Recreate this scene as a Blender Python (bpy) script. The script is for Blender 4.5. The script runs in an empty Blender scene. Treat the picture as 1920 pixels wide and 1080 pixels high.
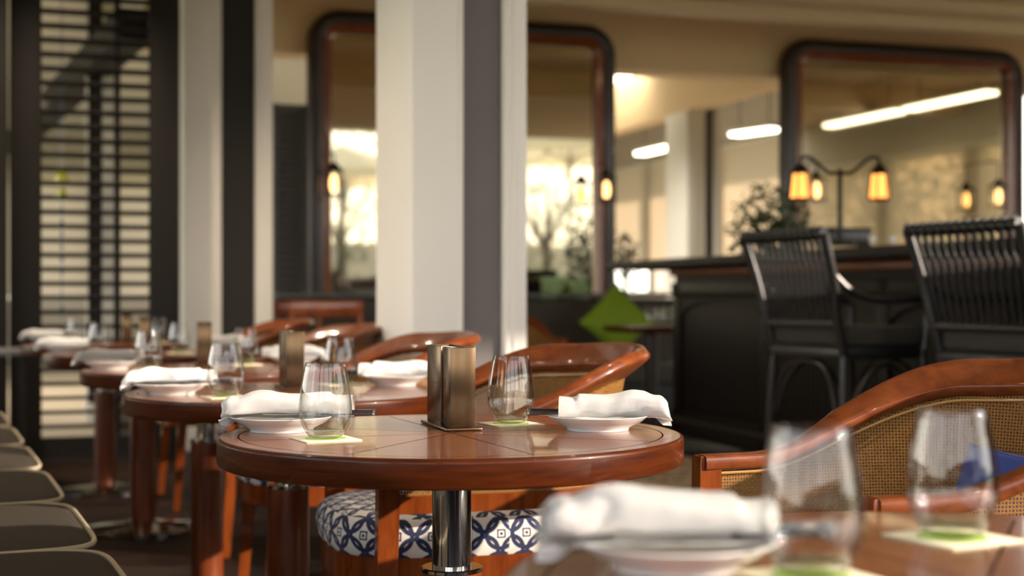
import bpy, bmesh, math, random
from mathutils import Vector, Matrix, noise
PI = math.pi
sc = bpy.context.scene
C = sc.collection
F = 2667.0; CAMZ = 0.94; HY = 555.0; TT = 0.71          # focal in px, eye height, horizon row, table top height

# ------------------------------------------------------------------ camera, world, sun, exposure
cam_d = bpy.data.cameras.new('camera'); cam = bpy.data.objects.new('camera', cam_d); C.objects.link(cam)
cam.location = (0, 0, CAMZ); cam.rotation_euler = (PI/2, 0, 0)
cam_d.sensor_width = 36; cam_d.lens = 50.0
cam_d.shift_y = (HY-540)/1920.0
cam_d.clip_end = 300
cam_d.dof.use_dof = True; cam_d.dof.focus_distance = 2.33; cam_d.dof.aperture_fstop = 3.1
sc.camera = cam

world = bpy.data.worlds.new('world'); sc.world = world; world.use_nodes = True
nt = world.node_tree; nt.nodes.clear()
wo = nt.nodes.new('ShaderNodeOutputWorld'); bg = nt.nodes.new('ShaderNodeBackground')
tc = nt.nodes.new('ShaderNodeTexCoord'); sx = nt.nodes.new('ShaderNodeSeparateXYZ'); cr = nt.nodes.new('ShaderNodeValToRGB')
nt.links.new(tc.outputs['Generated'], sx.inputs[0])
mr = nt.nodes.new('ShaderNodeMapRange'); mr.inputs[1].default_value = -1; mr.inputs[2].default_value = 1
nt.links.new(sx.outputs[2], mr.inputs[0]); nt.links.new(mr.outputs[0], cr.inputs[0])
els = cr.color_ramp.elements
els[0].position = 0.0; els[0].color = (.03, .05, .015, 1)
els[1].position = 1.0; els[1].color = (.35, .48, .75, 1)
for p, c in ((.499, (.12, .15, .06, 1)), (.502, (.95, .88, .74, 1)), (.54, (1.0, .95, .84, 1)), (.75, (.74, .83, .97, 1))):
    e = els.new(p); e.color = c
nt.links.new(cr.outputs[0], bg.inputs[0]); bg.inputs[1].default_value = 4.7
nt.links.new(bg.outputs[0], wo.inputs[0])

SUNDIR = Vector((-0.90, 0.28, -0.31)).normalized()
sd = bpy.data.lights.new('sun', 'SUN'); sd.energy = 11; sd.angle = math.radians(0.8); sd.color = (1.0, .83, .68)
so = bpy.data.objects.new('sun', sd); C.objects.link(so); so.rotation_euler = SUNDIR.to_track_quat('-Z', 'Y').to_euler()
so.location = (8, -3, 6)

sc.view_settings.view_transform = 'Standard'; sc.view_settings.look = 'None'
sc.view_settings.gamma = 1.0; sc.view_settings.use_curve_mapping = False
sc.view_settings.exposure = 0.0

# ------------------------------------------------------------------ frames of reference
TH = math.radians(17.76)
UX, UY = -math.sin(TH), math.cos(TH); VX, VY = math.cos(TH), math.sin(TH)
def uv(u, v, z=0): return Vector((u*UX+v*VX, u*UY+v*VY, z))
def on(px, py, z=TT):                       # where the ray of a picture point meets height z
    Y = (CAMZ-z)*F/(py-HY); return Vector(((px-960)/F*Y, Y, z))
def pu(px, u, z=0):                         # where the column px meets the plane u
    a = (px-960)/F; Y = u/(UX*a+UY); return Vector((a*Y, Y, z))
def vof(p): return p.x*VX+p.y*VY
def uof(p): return p.x*UX+p.y*UY

# ------------------------------------------------------------------ materials
def new_mat(name):
    m = bpy.data.materials.new(name); m.use_nodes = True
    return m, m.node_tree, m.node_tree.nodes['Principled BSDF']
def setp(b, **k):
    names = dict(rough='Roughness', metal='Metallic', coat='Coat Weight', coatr='Coat Roughness', spec='Specular IOR Level', sheen='Sheen Weight', trans='Transmission Weight', ior='IOR', alpha='Alpha')
    for a, v in k.items(): b.inputs[names[a]].default_value = v
def plain(name, col, rough=.5, bump=0, bscale=60, var=0.0, vscale=6, **k):
    m, t, b = new_mat(name)
    b.inputs['Base Color'].default_value = (*col, 1); setp(b, rough=rough, **k)
    tcn = t.nodes.new('ShaderNodeTexCoord')
    if var:
        n = t.nodes.new('ShaderNodeTexNoise'); n.inputs['Scale'].default_value = vscale; n.inputs['Detail'].default_value = 5
        t.links.new(tcn.outputs['Object'], n.inputs['Vector'])
        r = t.nodes.new('ShaderNodeValToRGB')
        r.color_ramp.elements[0].position = .3; r.color_ramp.elements[1].position = .7
        r.color_ramp.elements[0].color = (*[c*(1-var) for c in col], 1); r.color_ramp.elements[1].color = (*[min(1, c*(1+var)) for c in col], 1)
        t.links.new(n.outputs[0], r.inputs[0]); t.links.new(r.outputs[0], b.inputs['Base Color'])
    if bump:
        n = t.nodes.new('ShaderNodeTexNoise'); n.inputs['Scale'].default_value = bscale; n.inputs['Detail'].default_value = 3
        t.links.new(tcn.outputs['Object'], n.inputs['Vector'])
        bp = t.nodes.new('ShaderNodeBump'); bp.inputs['Strength'].default_value = bump; bp.inputs['Distance'].default_value = .002
        t.links.new(n.outputs[0], bp.inputs['Height']); t.links.new(bp.outputs[0], b.inputs['Normal'])
    return m
def wood(name, c1, c2, rough=.25, coat=.5, scale=(3, 3, 30), coatr=.08):
    m, t, b = new_mat(name); setp(b, rough=rough, coat=coat, coatr=coatr)
    tcn = t.nodes.new('ShaderNodeTexCoord'); mp = t.nodes.new('ShaderNodeMapping'); mp.inputs['Scale'].default_value = scale
    n = t.nodes.new('ShaderNodeTexNoise'); n.inputs['Scale'].default_value = 3; n.inputs['Detail'].default_value = 7; n.inputs['Roughness'].default_value = .6
    n.inputs['Distortion'].default_value = .6
    t.links.new(tcn.outputs['Object'], mp.inputs[0]); t.links.new(mp.outputs[0], n.inputs['Vector'])
    r = t.nodes.new('ShaderNodeValToRGB'); r.color_ramp.elements[0].position = .3; r.color_ramp.elements[1].position = .72
    r.color_ramp.elements[0].color = (*c1, 1); r.color_ramp.elements[1].color = (*c2, 1)
    t.links.new(n.outputs[0], r.inputs[0]); t.links.new(r.outputs[0], b.inputs['Base Color'])
    return m
def M(t, op, a, b=None, c=None):
    n = t.nodes.new('ShaderNodeMath'); n.operation = op
    for i, x in enumerate((a, b, c)):
        if x is None: continue
        if isinstance(x, (int, float)): n.inputs[i].default_value = x
        else: t.links.new(x, n.inputs[i])
    return n.outputs[0]
def mixc(t, f, a, b):
    n = t.nodes.new('ShaderNodeMix'); n.data_type = 'RGBA'
    for s, x in ((0, f), (6, a), (7, b)):
        if isinstance(x, tuple): n.inputs[s].default_value = (*x, 1)
        elif isinstance(x, (int, float)): n.inputs[s].default_value = x
        else: t.links.new(x, n.inputs[s])
    return n.outputs[2]

M_ = {}
M_['wood'] = wood('lacquered_teak', (.09, .018, .003), (.20, .045, .008), scale=(14, 14, 3))
M_['wood_rail'] = wood('bent_rail_wood', (.085, .018, .004), (.18, .045, .010), scale=(8, 8, 14), rough=.42, coat=.4, coatr=.1)
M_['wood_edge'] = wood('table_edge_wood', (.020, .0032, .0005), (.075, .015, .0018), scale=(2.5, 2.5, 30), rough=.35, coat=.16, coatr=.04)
M_['wood_post'] = wood('pedestal_wood', (.07, .013, .003), (.17, .036, .006), scale=(26, 26, 2), rough=.3, coat=.4)
M_['dark_wood'] = wood('dark_mahogany', (.008, .003, .002), (.022, .007, .004), scale=(3, 3, 20), rough=.35, coat=.12)
M_['red_wood'] = wood('red_inner_frame', (.14, .03, .008), (.28, .07, .018), scale=(10, 10, 3), rough=.25, coat=.5)
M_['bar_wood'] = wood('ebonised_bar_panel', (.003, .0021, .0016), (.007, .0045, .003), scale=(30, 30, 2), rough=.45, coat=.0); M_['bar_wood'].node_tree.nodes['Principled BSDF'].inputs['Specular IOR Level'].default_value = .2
M_['bar_red'] = wood('red_brown_bar_rail', (.10, .026, .008), (.2, .055, .015), scale=(3, 3, 30), rough=.35)
M_['bar_top'] = plain('bar_top_lacquer', (.010, .010, .0105), .5, spec=.25)
for k_ in ('wood_edge', 'wood_rail', 'wood'): M_[k_].node_tree.nodes['Principled BSDF'].inputs['Specular IOR Level'].default_value = .14
M_['chrome'] = plain('polished_steel', (.62, .62, .60), .09, metal=1.0, bump=.05, bscale=30)
M_['holder'] = plain('bronzed_steel', (.14, .088, .048), .25, metal=1.0, bump=.03, bscale=200)
M_['porcelain'] = plain('white_porcelain', (.72, .71, .69), .12, coat=.5)
M_['napkin'] = plain('white_cotton', (.80, .79, .78), .85, bump=.15, bscale=900, sheen=.2)
M_['coaster'] = plain('cream_card', (.72, .66, .47), .7, var=.05)
M_['print'] = plain('green_print', (.34, .50, .09), .6)
M_['print2'] = plain('dark_green_print', (.08, .26, .06), .6)
M_['paper'] = plain('white_paper', (.8, .77, .7), .6)
M_['handle'] = plain('black_handle', (.012, .012, .014), .22, coat=.5)
M_['silver'] = plain('cutlery_steel', (.7, .7, .7), .15, metal=1.0)
M_['rattan'] = plain('black_rattan', (.008, .008, .0085), .36, bump=.3, bscale=160, coat=.1)
M_['stool_fabric'] = plain('dark_grey_upholstery', (.028, .026, .021), .85, bump=.2, bscale=400)
M_['blue'] = plain('royal_blue_fabric', (.012, .035, .19), .8, bump=.2, bscale=500)
M_['green_fabric'] = plain('lime_green_fabric', (.17, .27, .006), .8, bump=.15, bscale=300)
M_['cushion_fabric'] = plain('grey_bench_fabric', (.042, .037, .031), .9, bump=.2, bscale=700, var=.15, vscale=220, spec=.05)
M_['piping'] = plain('cream_piping', (.34, .29, .21), .8, bump=.2, bscale=600)
M_['bench'] = plain('bench_base_paint', (.02, .02, .018), .6)
M_['back_bench'] = plain('grey_back_banquette', (.05, .045, .036), .8, bump=.2, bscale=200)
M_['pillar_white'] = plain('pillar_off_white_paint', (.80, .765, .71), .55, bump=.05, bscale=20, var=.03, vscale=2)
M_['pillar_dark'] = plain('pillar_grey_panel', (.125, .11, .108), .6, var=.06, vscale=3)
M_['charcoal'] = plain('charcoal_panel_paint', (.026, .024, .022), .7, spec=.25)
M_['screen'] = plain('dark_screen_paint', (.009, .007, .0055), .6, spec=.25)
M_['shutter'] = plain('grey_shutter_paint', (.13, .13, .135), .6)
M_['ceiling'] = plain('ceiling_beige_paint', (.72, .54, .33), .8, var=.05, vscale=1.5)
M_['ceiling_white'] = plain('far_ceiling_paint', (.66, .64, .56), .8)
M_['header'] = plain('header_beige_paint', (.80, .59, .35), .8)
M_['crown'] = plain('crown_paint', (.78, .60, .37), .6)
M_['wall_cream'] = plain('wall_cream_paint', (.55, .50, .42), .8)
M_['wall_grey'] = plain('wall_grey_paint', (.30, .30, .30), .8)
M_['mirror'] = plain('antique_mirror', (.68, .61, .45), .03, metal=1.0)
M_['iron'] = plain('black_iron', (.015, .014, .012), .4, metal=.6)
M_['leaf'] = plain('plant_leaf', (.045, .075, .014), .5, var=.4, vscale=8)
M_['soil'] = plain('dark_pot', (.02, .018, .016), .6)
M_['lawn'] = plain('lawn_grass', (.07, .13, .02), .9, var=.4, vscale=.6)
M_['terrace'] = plain('terrace_stone', (.30, .25, .19), .8, var=.15, vscale=1.2)
M_['black_box'] = plain('black_lacquer_box', (.01, .009, .008), .3)
M_['trunk'] = plain('tree_bark', (.06, .045, .03), .9, bump=.5, bscale=20)

def emis(name, col, s):
    m, t, b = new_mat(name); b.inputs['Base Color'].default_value = (*col, 1)
    b.inputs['Emission Color'].default_value = (*col, 1); b.inputs['Emission Strength'].default_value = s
    return m
M_['tube'] = emis('linear_light_diffuser', (1.0, .93, .74), 7.0)
M_['amber'] = emis('amber_lantern_glass', (1.0, .36, .07), 2.2)
M_['flame'] = emis('lantern_bulb', (1.0, .50, .17), 4.5)

def glass_thin():
    m = bpy.data.materials.new('thin_clear_glass'); m.use_nodes = True; t = m.node_tree; t.nodes.clear()
    o = t.nodes.new('ShaderNodeOutputMaterial'); mx = t.nodes.new('ShaderNodeMixShader')
    tr = t.nodes.new('ShaderNodeBsdfTransparent'); gl = t.nodes.new('ShaderNodeBsdfGlossy'); gl.inputs['Roughness'].default_value = .015
    lw = t.nodes.new('ShaderNodeLayerWeight'); lw.inputs['Blend'].default_value = .5
    f = M(t, 'POWER', lw.outputs['Facing'], 3.0); f = M(t, 'MULTIPLY_ADD', f, .8, .034)
    c = mixc(t, M(t, 'POWER', lw.outputs['Facing'], 4.0), (.985, .99, .985), (.55, .60, .58))
    t.links.new(c, tr.inputs[0]); t.links.new(f, mx.inputs[0]); t.links.new(tr.outputs[0], mx.inputs[1]); t.links.new(gl.outputs[0], mx.inputs[2])
    t.links.new(mx.outputs[0], o.inputs[0]); return m
M_['glass'] = glass_thin()
def glass_solid():
    m, t, b = new_mat('thick_base_glass'); b.inputs['Base Color'].default_value = (.97, 1, .97, 1); setp(b, rough=.0, trans=1.0, ior=1.45); return m
M_['glass_base'] = glass_solid()

def blind_mat(name='pale_roller_blind', base=(.82, .74, .62), fac=.5):
    m = bpy.data.materials.new(name); m.use_nodes = True; t = m.node_tree; t.nodes.clear()
    o = t.nodes.new('ShaderNodeOutputMaterial'); mx = t.nodes.new('ShaderNodeMixShader'); mx.inputs[0].default_value = fac
    d = t.nodes.new('ShaderNodeBsdfDiffuse'); tl = t.nodes.new('ShaderNodeBsdfTranslucent')
    tcn = t.nodes.new('ShaderNodeTexCoord'); w = t.nodes.new('ShaderNodeTexNoise'); w.inputs['Scale'].default_value = 30
    t.links.new(tcn.outputs['Object'], w.inputs['Vector'])
    c = mixc(t, M(t, 'MULTIPLY', w.outputs[0], .25), base, tuple(x*.8 for x in base))
    t.links.new(c, d.inputs[0]); t.links.new(c, tl.inputs[0])
    t.links.new(d.outputs[0], mx.inputs[1]); t.links.new(tl.outputs[0], mx.inputs[2]); t.links.new(mx.outputs[0], o.inputs[0]); return m
M_['blind'] = blind_mat()

def tabletop_mat():
    m, t, b = new_mat('wedge_veneer_tabletop'); setp(b, rough=.24, coat=.32, coatr=.05)
    tcn = t.nodes.new('ShaderNodeTexCoord'); s = t.nodes.new('ShaderNodeSeparateXYZ'); t.links.new(tcn.outputs['Object'], s.inputs[0])
    ang = M(t, 'ADD', M(t, 'ARCTAN2', s.outputs[1], s.outputs[0]), 2*PI)
    k = M(t, 'DIVIDE', M(t, 'SUBTRACT', ang, math.radians(22)), PI/4)
    idx = M(t, 'FLOOR', k); fr = M(t, 'FRACT', k)
    r = M(t, 'SQRT', M(t, 'ADD', M(t, 'MULTIPLY', s.outputs[0], s.outputs[0]), M(t, 'MULTIPLY', s.outputs[1], s.outputs[1])))
    dd = M(t, 'MULTIPLY', M(t, 'MINIMUM', fr, M(t, 'SUBTRACT', 1.0, fr)), M(t, 'MULTIPLY', r, PI/4))
    line = M(t, 'LESS_THAN', dd, .0013)
    ring = M(t, 'LESS_THAN', M(t, 'ABSOLUTE', M(t, 'SUBTRACT', r, .352)), .0013)
    ring2 = M(t, 'LESS_THAN', M(t, 'ABSOLUTE', M(t, 'SUBTRACT', r, .12)), .001)
    inside = M(t, 'LESS_THAN', r, .352); line = M(t, 'MULTIPLY', line, inside)
    lines = M(t, 'MAXIMUM', line, ring)
    vr = t.nodes.new('ShaderNodeVectorRotate'); vr.rotation_type = 'Z_AXIS'
    t.links.new(tcn.outputs['Object'], vr.inputs['Vector']); t.links.new(M(t, 'MULTIPLY', idx, -PI/4), vr.inputs['Angle'])
    mp = t.nodes.new('ShaderNodeMapping'); mp.inputs['Scale'].default_value = (3, 45, 3); t.links.new(vr.outputs[0], mp.inputs[0])
    n = t.nodes.new('ShaderNodeTexNoise'); n.inputs['Scale'].default_value = 3; n.inputs['Detail'].default_value = 7; t.links.new(mp.outputs[0], n.inputs['Vector'])
    rp = t.nodes.new('ShaderNodeValToRGB'); rp.color_ramp.elements[0].position = .3; rp.color_ramp.elements[1].position = .75
    rp.color_ramp.elements[0].color = (.12, .036, .013, 1); rp.color_ramp.elements[1].color = (.29, .095, .034, 1)
    t.links.new(n.outputs[0], rp.inputs[0])
    wn = t.nodes.new('ShaderNodeTexWhiteNoise'); wn.noise_dimensions = '1D'; t.links.new(idx, wn.inputs['W'])
    c = mixc(t, M(t, 'MULTIPLY', wn.outputs['Value'], .45), rp.outputs[0], (.07, .02, .008))
    c = mixc(t, lines, c, (.012, .005, .003))
    inv = M(t, 'SUBTRACT', 1.0, lines)
    t.links.new(M(t, 'MULTIPLY', inv, .32), b.inputs['Coat Weight']); t.links.new(M(t, 'MULTIPLY', inv, .5), b.inputs['Specular IOR Level'])
    t.links.new(c, b.inputs['Base Color'])
    bp = t.nodes.new('ShaderNodeBump'); bp.inputs['Strength'].default_value = .35; bp.inputs['Distance'].default_value = .0004
    t.links.new(M(t, 'SUBTRACT', M(t, 'MULTIPLY', n.outputs[0], .25), lines), bp.inputs['Height']); t.links.new(bp.outputs[0], b.inputs['Normal'])
    return m
M_['tabletop'] = tabletop_mat()

def cane_mat():
    m, t, b = new_mat('woven_cane'); setp(b, rough=.6, spec=.15)
    u = t.nodes.new('ShaderNodeUVMap'); s = t.nodes.new('ShaderNodeSeparateXYZ'); t.links.new(u.outputs[0], s.inputs[0])
    P = .0056
    fu = M(t, 'FRACT', M(t, 'DIVIDE', s.outputs[0], P)); fv = M(t, 'FRACT', M(t, 'DIVIDE', s.outputs[1], P))
    du = M(t, 'ABSOLUTE', M(t, 'SUBTRACT', fu, .5)); dv = M(t, 'ABSOLUTE', M(t, 'SUBTRACT', fv, .5))
    hole = M(t, 'MULTIPLY', M(t, 'LESS_THAN', du, .24), M(t, 'LESS_THAN', dv, .24))
    iu = M(t, 'FLOOR', M(t, 'DIVIDE', s.outputs[0], P)); iv = M(t, 'FLOOR', M(t, 'DIVIDE', s.outputs[1], P))
    par = M(t, 'MODULO', M(t, 'ADD', M(t, 'ADD', iu, iv), 4000.0), 2.0)
    n = t.nodes.new('ShaderNodeTexNoise'); n.inputs['Scale'].default_value = 60; t.links.new(u.outputs[0], n.inputs['Vector'])
    c = mixc(t, n.outputs[0], (.15, .066, .014), (.29, .14, .034))
    c = mixc(t, M(t, 'MULTIPLY', par, .3), c, (.05, .022, .006))
    t.links.new(c, b.inputs['Base Color'])
    t.links.new(M(t, 'SUBTRACT', 1.0, M(t, 'MULTIPLY', hole, .93)), b.inputs['Alpha'])
    bp = t.nodes.new('ShaderNodeBump'); bp.inputs['Strength'].default_value = .6; bp.inputs['Distance'].default_value = .0015
    t.links.new(M(t, 'MAXIMUM', du, dv), bp.inputs['Height']); t.links.new(bp.outputs[0], b.inputs['Normal'])
    return m
M_['cane'] = cane_mat()

def seat_mat():
    m, t, b = new_mat('navy_lattice_print_fabric'); setp(b, rough=.85, sheen=.1)
    u = t.nodes.new('ShaderNodeUVMap'); s = t.nodes.new('ShaderNodeSeparateXYZ'); t.links.new(u.outputs[0], s.inputs[0])
    P = .070
    U0 = M(t, 'DIVIDE', s.outputs[0], P); V0 = M(t, 'DIVIDE', s.outputs[1], P)
    def cell(o):
        a = M(t, 'SUBTRACT', M(t, 'FRACT', M(t, 'ADD', U0, o)), .5); c = M(t, 'SUBTRACT', M(t, 'FRACT', M(t, 'ADD', V0, o)), .5)
        return a, c, M(t, 'SQRT', M(t, 'ADD', M(t, 'MULTIPLY', a, a), M(t, 'MULTIPLY', c, c)))
    a1, c1, r1 = cell(0.0); a2, c2, r2 = cell(.5)
    l1 = M(t, 'LESS_THAN', M(t, 'ABSOLUTE', M(t, 'SUBTRACT', r1, .43)), .062)
    l2 = M(t, 'LESS_THAN', M(t, 'ABSOLUTE', M(t, 'SUBTRACT', r2, .43)), .062)
    sq = M(t, 'MAXIMUM', M(t, 'ABSOLUTE', a1), M(t, 'ABSOLUTE', c1))
    l3 = M(t, 'MULTIPLY', M(t, 'LESS_THAN', sq, .13), M(t, 'GREATER_THAN', sq, .085))
    l4 = M(t, 'LESS_THAN', sq, .04)
    L = M(t, 'MAXIMUM', M(t, 'MAXIMUM', l1, l2), M(t, 'MAXIMUM', l3, l4))
    c = mixc(t, L, (.66, .62, .56), (.010, .016, .06))
    t.links.new(c, b.inputs['Base Color']); return m
M_['seat'] = seat_mat()

def floor_mat():
    m, t, b = new_mat('dark_plank_floor'); setp(b, rough=.55, spec=.12)
    tcn = t.nodes.new('ShaderNodeTexCoord'); mp = t.nodes.new('ShaderNodeMapping'); mp.inputs['Rotation'].default_value = (0, 0, TH)
    t.links.new(tcn.outputs['Object'], mp.inputs[0])
    br = t.nodes.new('ShaderNodeTexBrick'); br.inputs['Scale'].default_value = 1; br.inputs['Brick Width'].default_value = 1.4; br.inputs['Row Height'].default_value = .14
    br.inputs['Mortar Size'].default_value = .003; br.inputs['Color1'].default_value = (.009, .004, .0022, 1); br.inputs['Color2'].default_value = (.014, .006, .0035, 1); br.inputs['Mortar'].default_value = (.005, .003, .002, 1)
    t.links.new(mp.outputs[0], br.inputs['Vector'])
    t.links.new(br.outputs['Color'], b.inputs['Base Color']); return m
M_['floor'] = floor_mat()
def carpet_mat():
    m, t, b = new_mat('patterned_carpet_pile'); setp(b, rough=.95)
    tcn = t.nodes.new('ShaderNodeTexCoord'); v = t.nodes.new('ShaderNodeTexVoronoi'); v.inputs['Scale'].default_value = 14; t.links.new(tcn.outputs['Object'], v.inputs['Vector'])
    n = t.nodes.new('ShaderNodeTexNoise'); n.inputs['Scale'].default_value = 22; t.links.new(tcn.outputs['Object'], n.inputs['Vector'])
    f = M(t, 'GREATER_THAN', M(t, 'ADD', v.outputs['Distance'], M(t, 'MULTIPLY', n.outputs[0], .5)), .62)
    t.links.new(mixc(t, f, (.035, .025, .017), (.22, .165, .105)), b.inputs['Base Color']); return m
M_['carpet'] = carpet_mat()

# ------------------------------------------------------------------ mesh helpers
def link(name, bm, mat, parent=None, smooth=40, mats=None):
    me = bpy.data.meshes.new(name)
    bmesh.ops.recalc_face_normals(bm, faces=bm.faces)
    bm.to_mesh(me); bm.free()
    for x in (mats or [mat]): me.materials.append(M_[x] if isinstance(x, str) else x)
    if smooth:
        me.shade_smooth(); me.set_sharp_from_angle(angle=math.radians(smooth))
    o = bpy.data.objects.new(name, me); C.objects.link(o)
    if parent is not None: o.parent = parent
    return o
def thing(name, label, cat, loc=(0, 0, 0), rz=0, group=None):
    o = bpy.data.objects.new(name, None); C.objects.link(o); o.location = loc; o.rotation_euler = (0, 0, rz)
    o.empty_display_size = .1
    o['label'] = label; o['category'] = cat
    if group: o['group'] = group
    return o
def tag(o, label, cat, group=None, kind=None):
    o['label'] = label; o['category'] = cat
    if group: o['group'] = group
    if kind: o['kind'] = kind
    return o
def struct(name, bm, mat, **k):
    o = link(name, bm, mat, **k); o['kind'] = 'structure'; return o
def kids(o): return [x for x in C.objects if x.parent == o]
def dup(o, loc=None, rz=None, label=None, group=None, parent=None):
    c = o.copy(); C.objects.link(c)
    if parent is not None: c.parent = parent
    if loc is not None: c.location = loc
    if rz is not None: c.rotation_euler = (0, 0, rz)
    if label: c['label'] = label
    if group: c['group'] = group
    for ch in kids(o): dup(ch, parent=c)
    return c
def BM(): return bmesh.new()
def box(bm, c, s, rz=0, bev=0, rot=None, segs=2):
    mt = Matrix.Translation(c) @ (rot.to_4x4() if rot is not None else Matrix.Rotation(rz, 4, 'Z')) @ Matrix.Diagonal((*s, 1))
    r = bmesh.ops.create_cube(bm, size=1, matrix=mt)
    if bev:
        es = list({e for v in r['verts'] for e in v.link_edges})
        bmesh.ops.bevel(bm, geom=es, offset=bev, segments=segs, profile=.5, affect='EDGES')
def box2(bm, a, b, bev=0):      # corners
    a = Vector(a); b = Vector(b); box(bm, (a+b)/2, [abs(x) for x in (b-a)], bev=bev)
def lathe(bm, prof, n=48, c=(0, 0, 0), closed=False):
    rings = []
    for r, z in prof:
        if r < 1e-6: rings.append([bm.verts.new((c[0], c[1], c[2]+z))])
        else: rings.append([bm.verts.new((c[0]+r*math.cos(2*PI*i/n), c[1]+r*math.sin(2*PI*i/n), c[2]+z)) for i in range(n)])
    m = len(rings)
    for k in range(m if closed else m-1):
        A, B = rings[k], rings[(k+1) % m]
        for i in range(n):
            j = (i+1) % n
            if len(A) == 1 and len(B) == 1: continue
            if len(A) == 1: bm.faces.new((A[0], B[i], B[j]))
            elif len(B) == 1: bm.faces.new((A[i], A[j], B[0]))
            else: bm.faces.new((A[i], A[j], B[j], B[i]))
def spline(pts, n=8):
    pts = [Vector(p) for p in pts]; out = []
    P = [2*pts[0]-pts[1]]+pts+[2*pts[-1]-pts[-2]]
    for i in range(1, len(P)-2):
        a, b, c, d = P[i-1:i+3]
        for k in range(n):
            t = k/n
            out.append(.5*((2*b)+(c-a)*t+(2*a-5*b+4*c-d)*t*t+(3*b-a-3*c+d)*t**3))
    out.append(pts[-1]); return out
def tube(bm, pts, r, n=8, caps=True, closed=False):
    pts = [Vector(p) for p in pts]; rings = []; up = None; N = len(pts)
    for i, p in enumerate(pts):
        if closed: t = (pts[(i+1) % N]-pts[i-1])
        else: t = (pts[min(i+1, N-1)]-pts[max(i-1, 0)])
        t.normalize()
        if up is None: up = Vector((0, 0, 1)) if abs(t.z) < .9 else Vector((1, 0, 0))
        s = t.cross(up).normalized(); up = s.cross(t).normalized()
        rr = r[i] if isinstance(r, (list, tuple)) else r
        rings.append([bm.verts.new(p+rr*(math.cos(2*PI*k/n)*s+math.sin(2*PI*k/n)*up)) for k in range(n)])
    for i in range(N if closed else N-1):
        A, B = rings[i], rings[(i+1) % N]
        for k in range(n): bm.faces.new((A[k], A[(k+1) % n], B[(k+1) % n], B[k]))
    if caps and not closed:
        bm.faces.new(rings[0][::-1]); bm.faces.new(rings[-1])
def loft(bm, secs, caps=True, closed_sec=True):
    rs = [[bm.verts.new(p) for p in s] for s in secs]; n = len(rs[0])
    for A, B in zip(rs[:-1], rs[1:]):
        for k in range(n if closed_sec else n-1):
            j = (k+1) % n; bm.faces.new((A[k], A[j], B[j], B[k]))
    if caps and closed_sec: bm.faces.new(rs[0][::-1]); bm.faces.new(rs[-1])
    return rs
def prism(bm, poly, z0, z1):
    a = [bm.verts.new((p[0], p[1], z0)) for p in poly]; b = [bm.verts.new((p[0], p[1], z1)) for p in poly]
    n = len(poly); bm.faces.new(a[::-1]); bm.faces.new(b)
    for i in range(n): bm.faces.new((a[i], a[(i+1) % n], b[(i+1) % n], b[i]))
def uvbox(bm, u0, u1, v0, v1, z0, z1, bev=0):    # a box along the building's own axes
    c = uv((u0+u1)/2, (v0+v1)/2, (z0+z1)/2); box(bm, c, (abs(v1-v0), abs(u1-u0), abs(z1-z0)), rz=TH, bev=bev)

# ------------------------------------------------------------------ the room
UM = 10.26                                     # plane of the mirrors
bm = BM(); prism(bm, [uv(-3.0, -6), uv(-3.0, 8.2), uv(4.5, 8.2), uv(4.5, 12.0), uv(24, 12.0), uv(24, -9), uv(4, -9), uv(4, -6)], -.2, 0)
struct('floor', bm, 'floor', smooth=0)
bm = BM(); box(bm, (0, 0, -.5), (160, 160, .4)); struct('lawn', bm, 'lawn', smooth=0)
bm = BM(); uvbox(bm, -14, -3.0, -8, 14, -.22, -.02); uvbox(bm, -3.0, 4.5, 8.2, 16, -.22, -.02); struct('terrace', bm, 'terrace', smooth=0)
bm = BM(); prism(bm, [uv(-2.3, -3.4), uv(-2.3, 3.5), uv(.35, 3.5), uv(.35, 8.2), uv(2.6, 8.2), uv(2.6, 10.2), uv(UM+.4, 10.2), uv(UM+.4, -9), uv(4, -9), uv(4, -3.4)], 3.3, 3.5)  # unseen front part notched so sun reaches tables and upper pillar stays shaded
struct('ceiling', bm, 'ceiling', smooth=0)
bm = BM(); uvbox(bm, UM+.4, 22, -9, 10.2, 3.3, 3.5); struct('ceiling_far', bm, 'ceiling_white', smooth=0)
# stepped cornice across the ceiling, header over the mirrors
bm = BM()
uvbox(bm, 9.24, 9.42, -8, 10, 2.96, 3.3, .01); uvbox(bm, 9.02, 9.24, -8, 10, 3.05, 3.3, .01); uvbox(bm, 8.74, 9.02, -8, 10, 3.13, 3.3, .01); uvbox(bm, 8.40, 8.74, -8, 10, 3.20, 3.3, .01)
struct('trim_1', bm, 'crown')
bm = BM(); uvbox(bm, UM+.12, UM+.42, .6, 10, 2.72, 3.3); struct('wall_header', bm, 'header', smooth=0)
bm = BM(); uvbox(bm, 6.25, 6.5, -3.2, 10, 3.04, 3.3, .01); uvbox(bm, .9, 1.1, -3.4, 3.4, 3.12, 3.3, .01); struct('trim_2', bm, 'crown')
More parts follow.
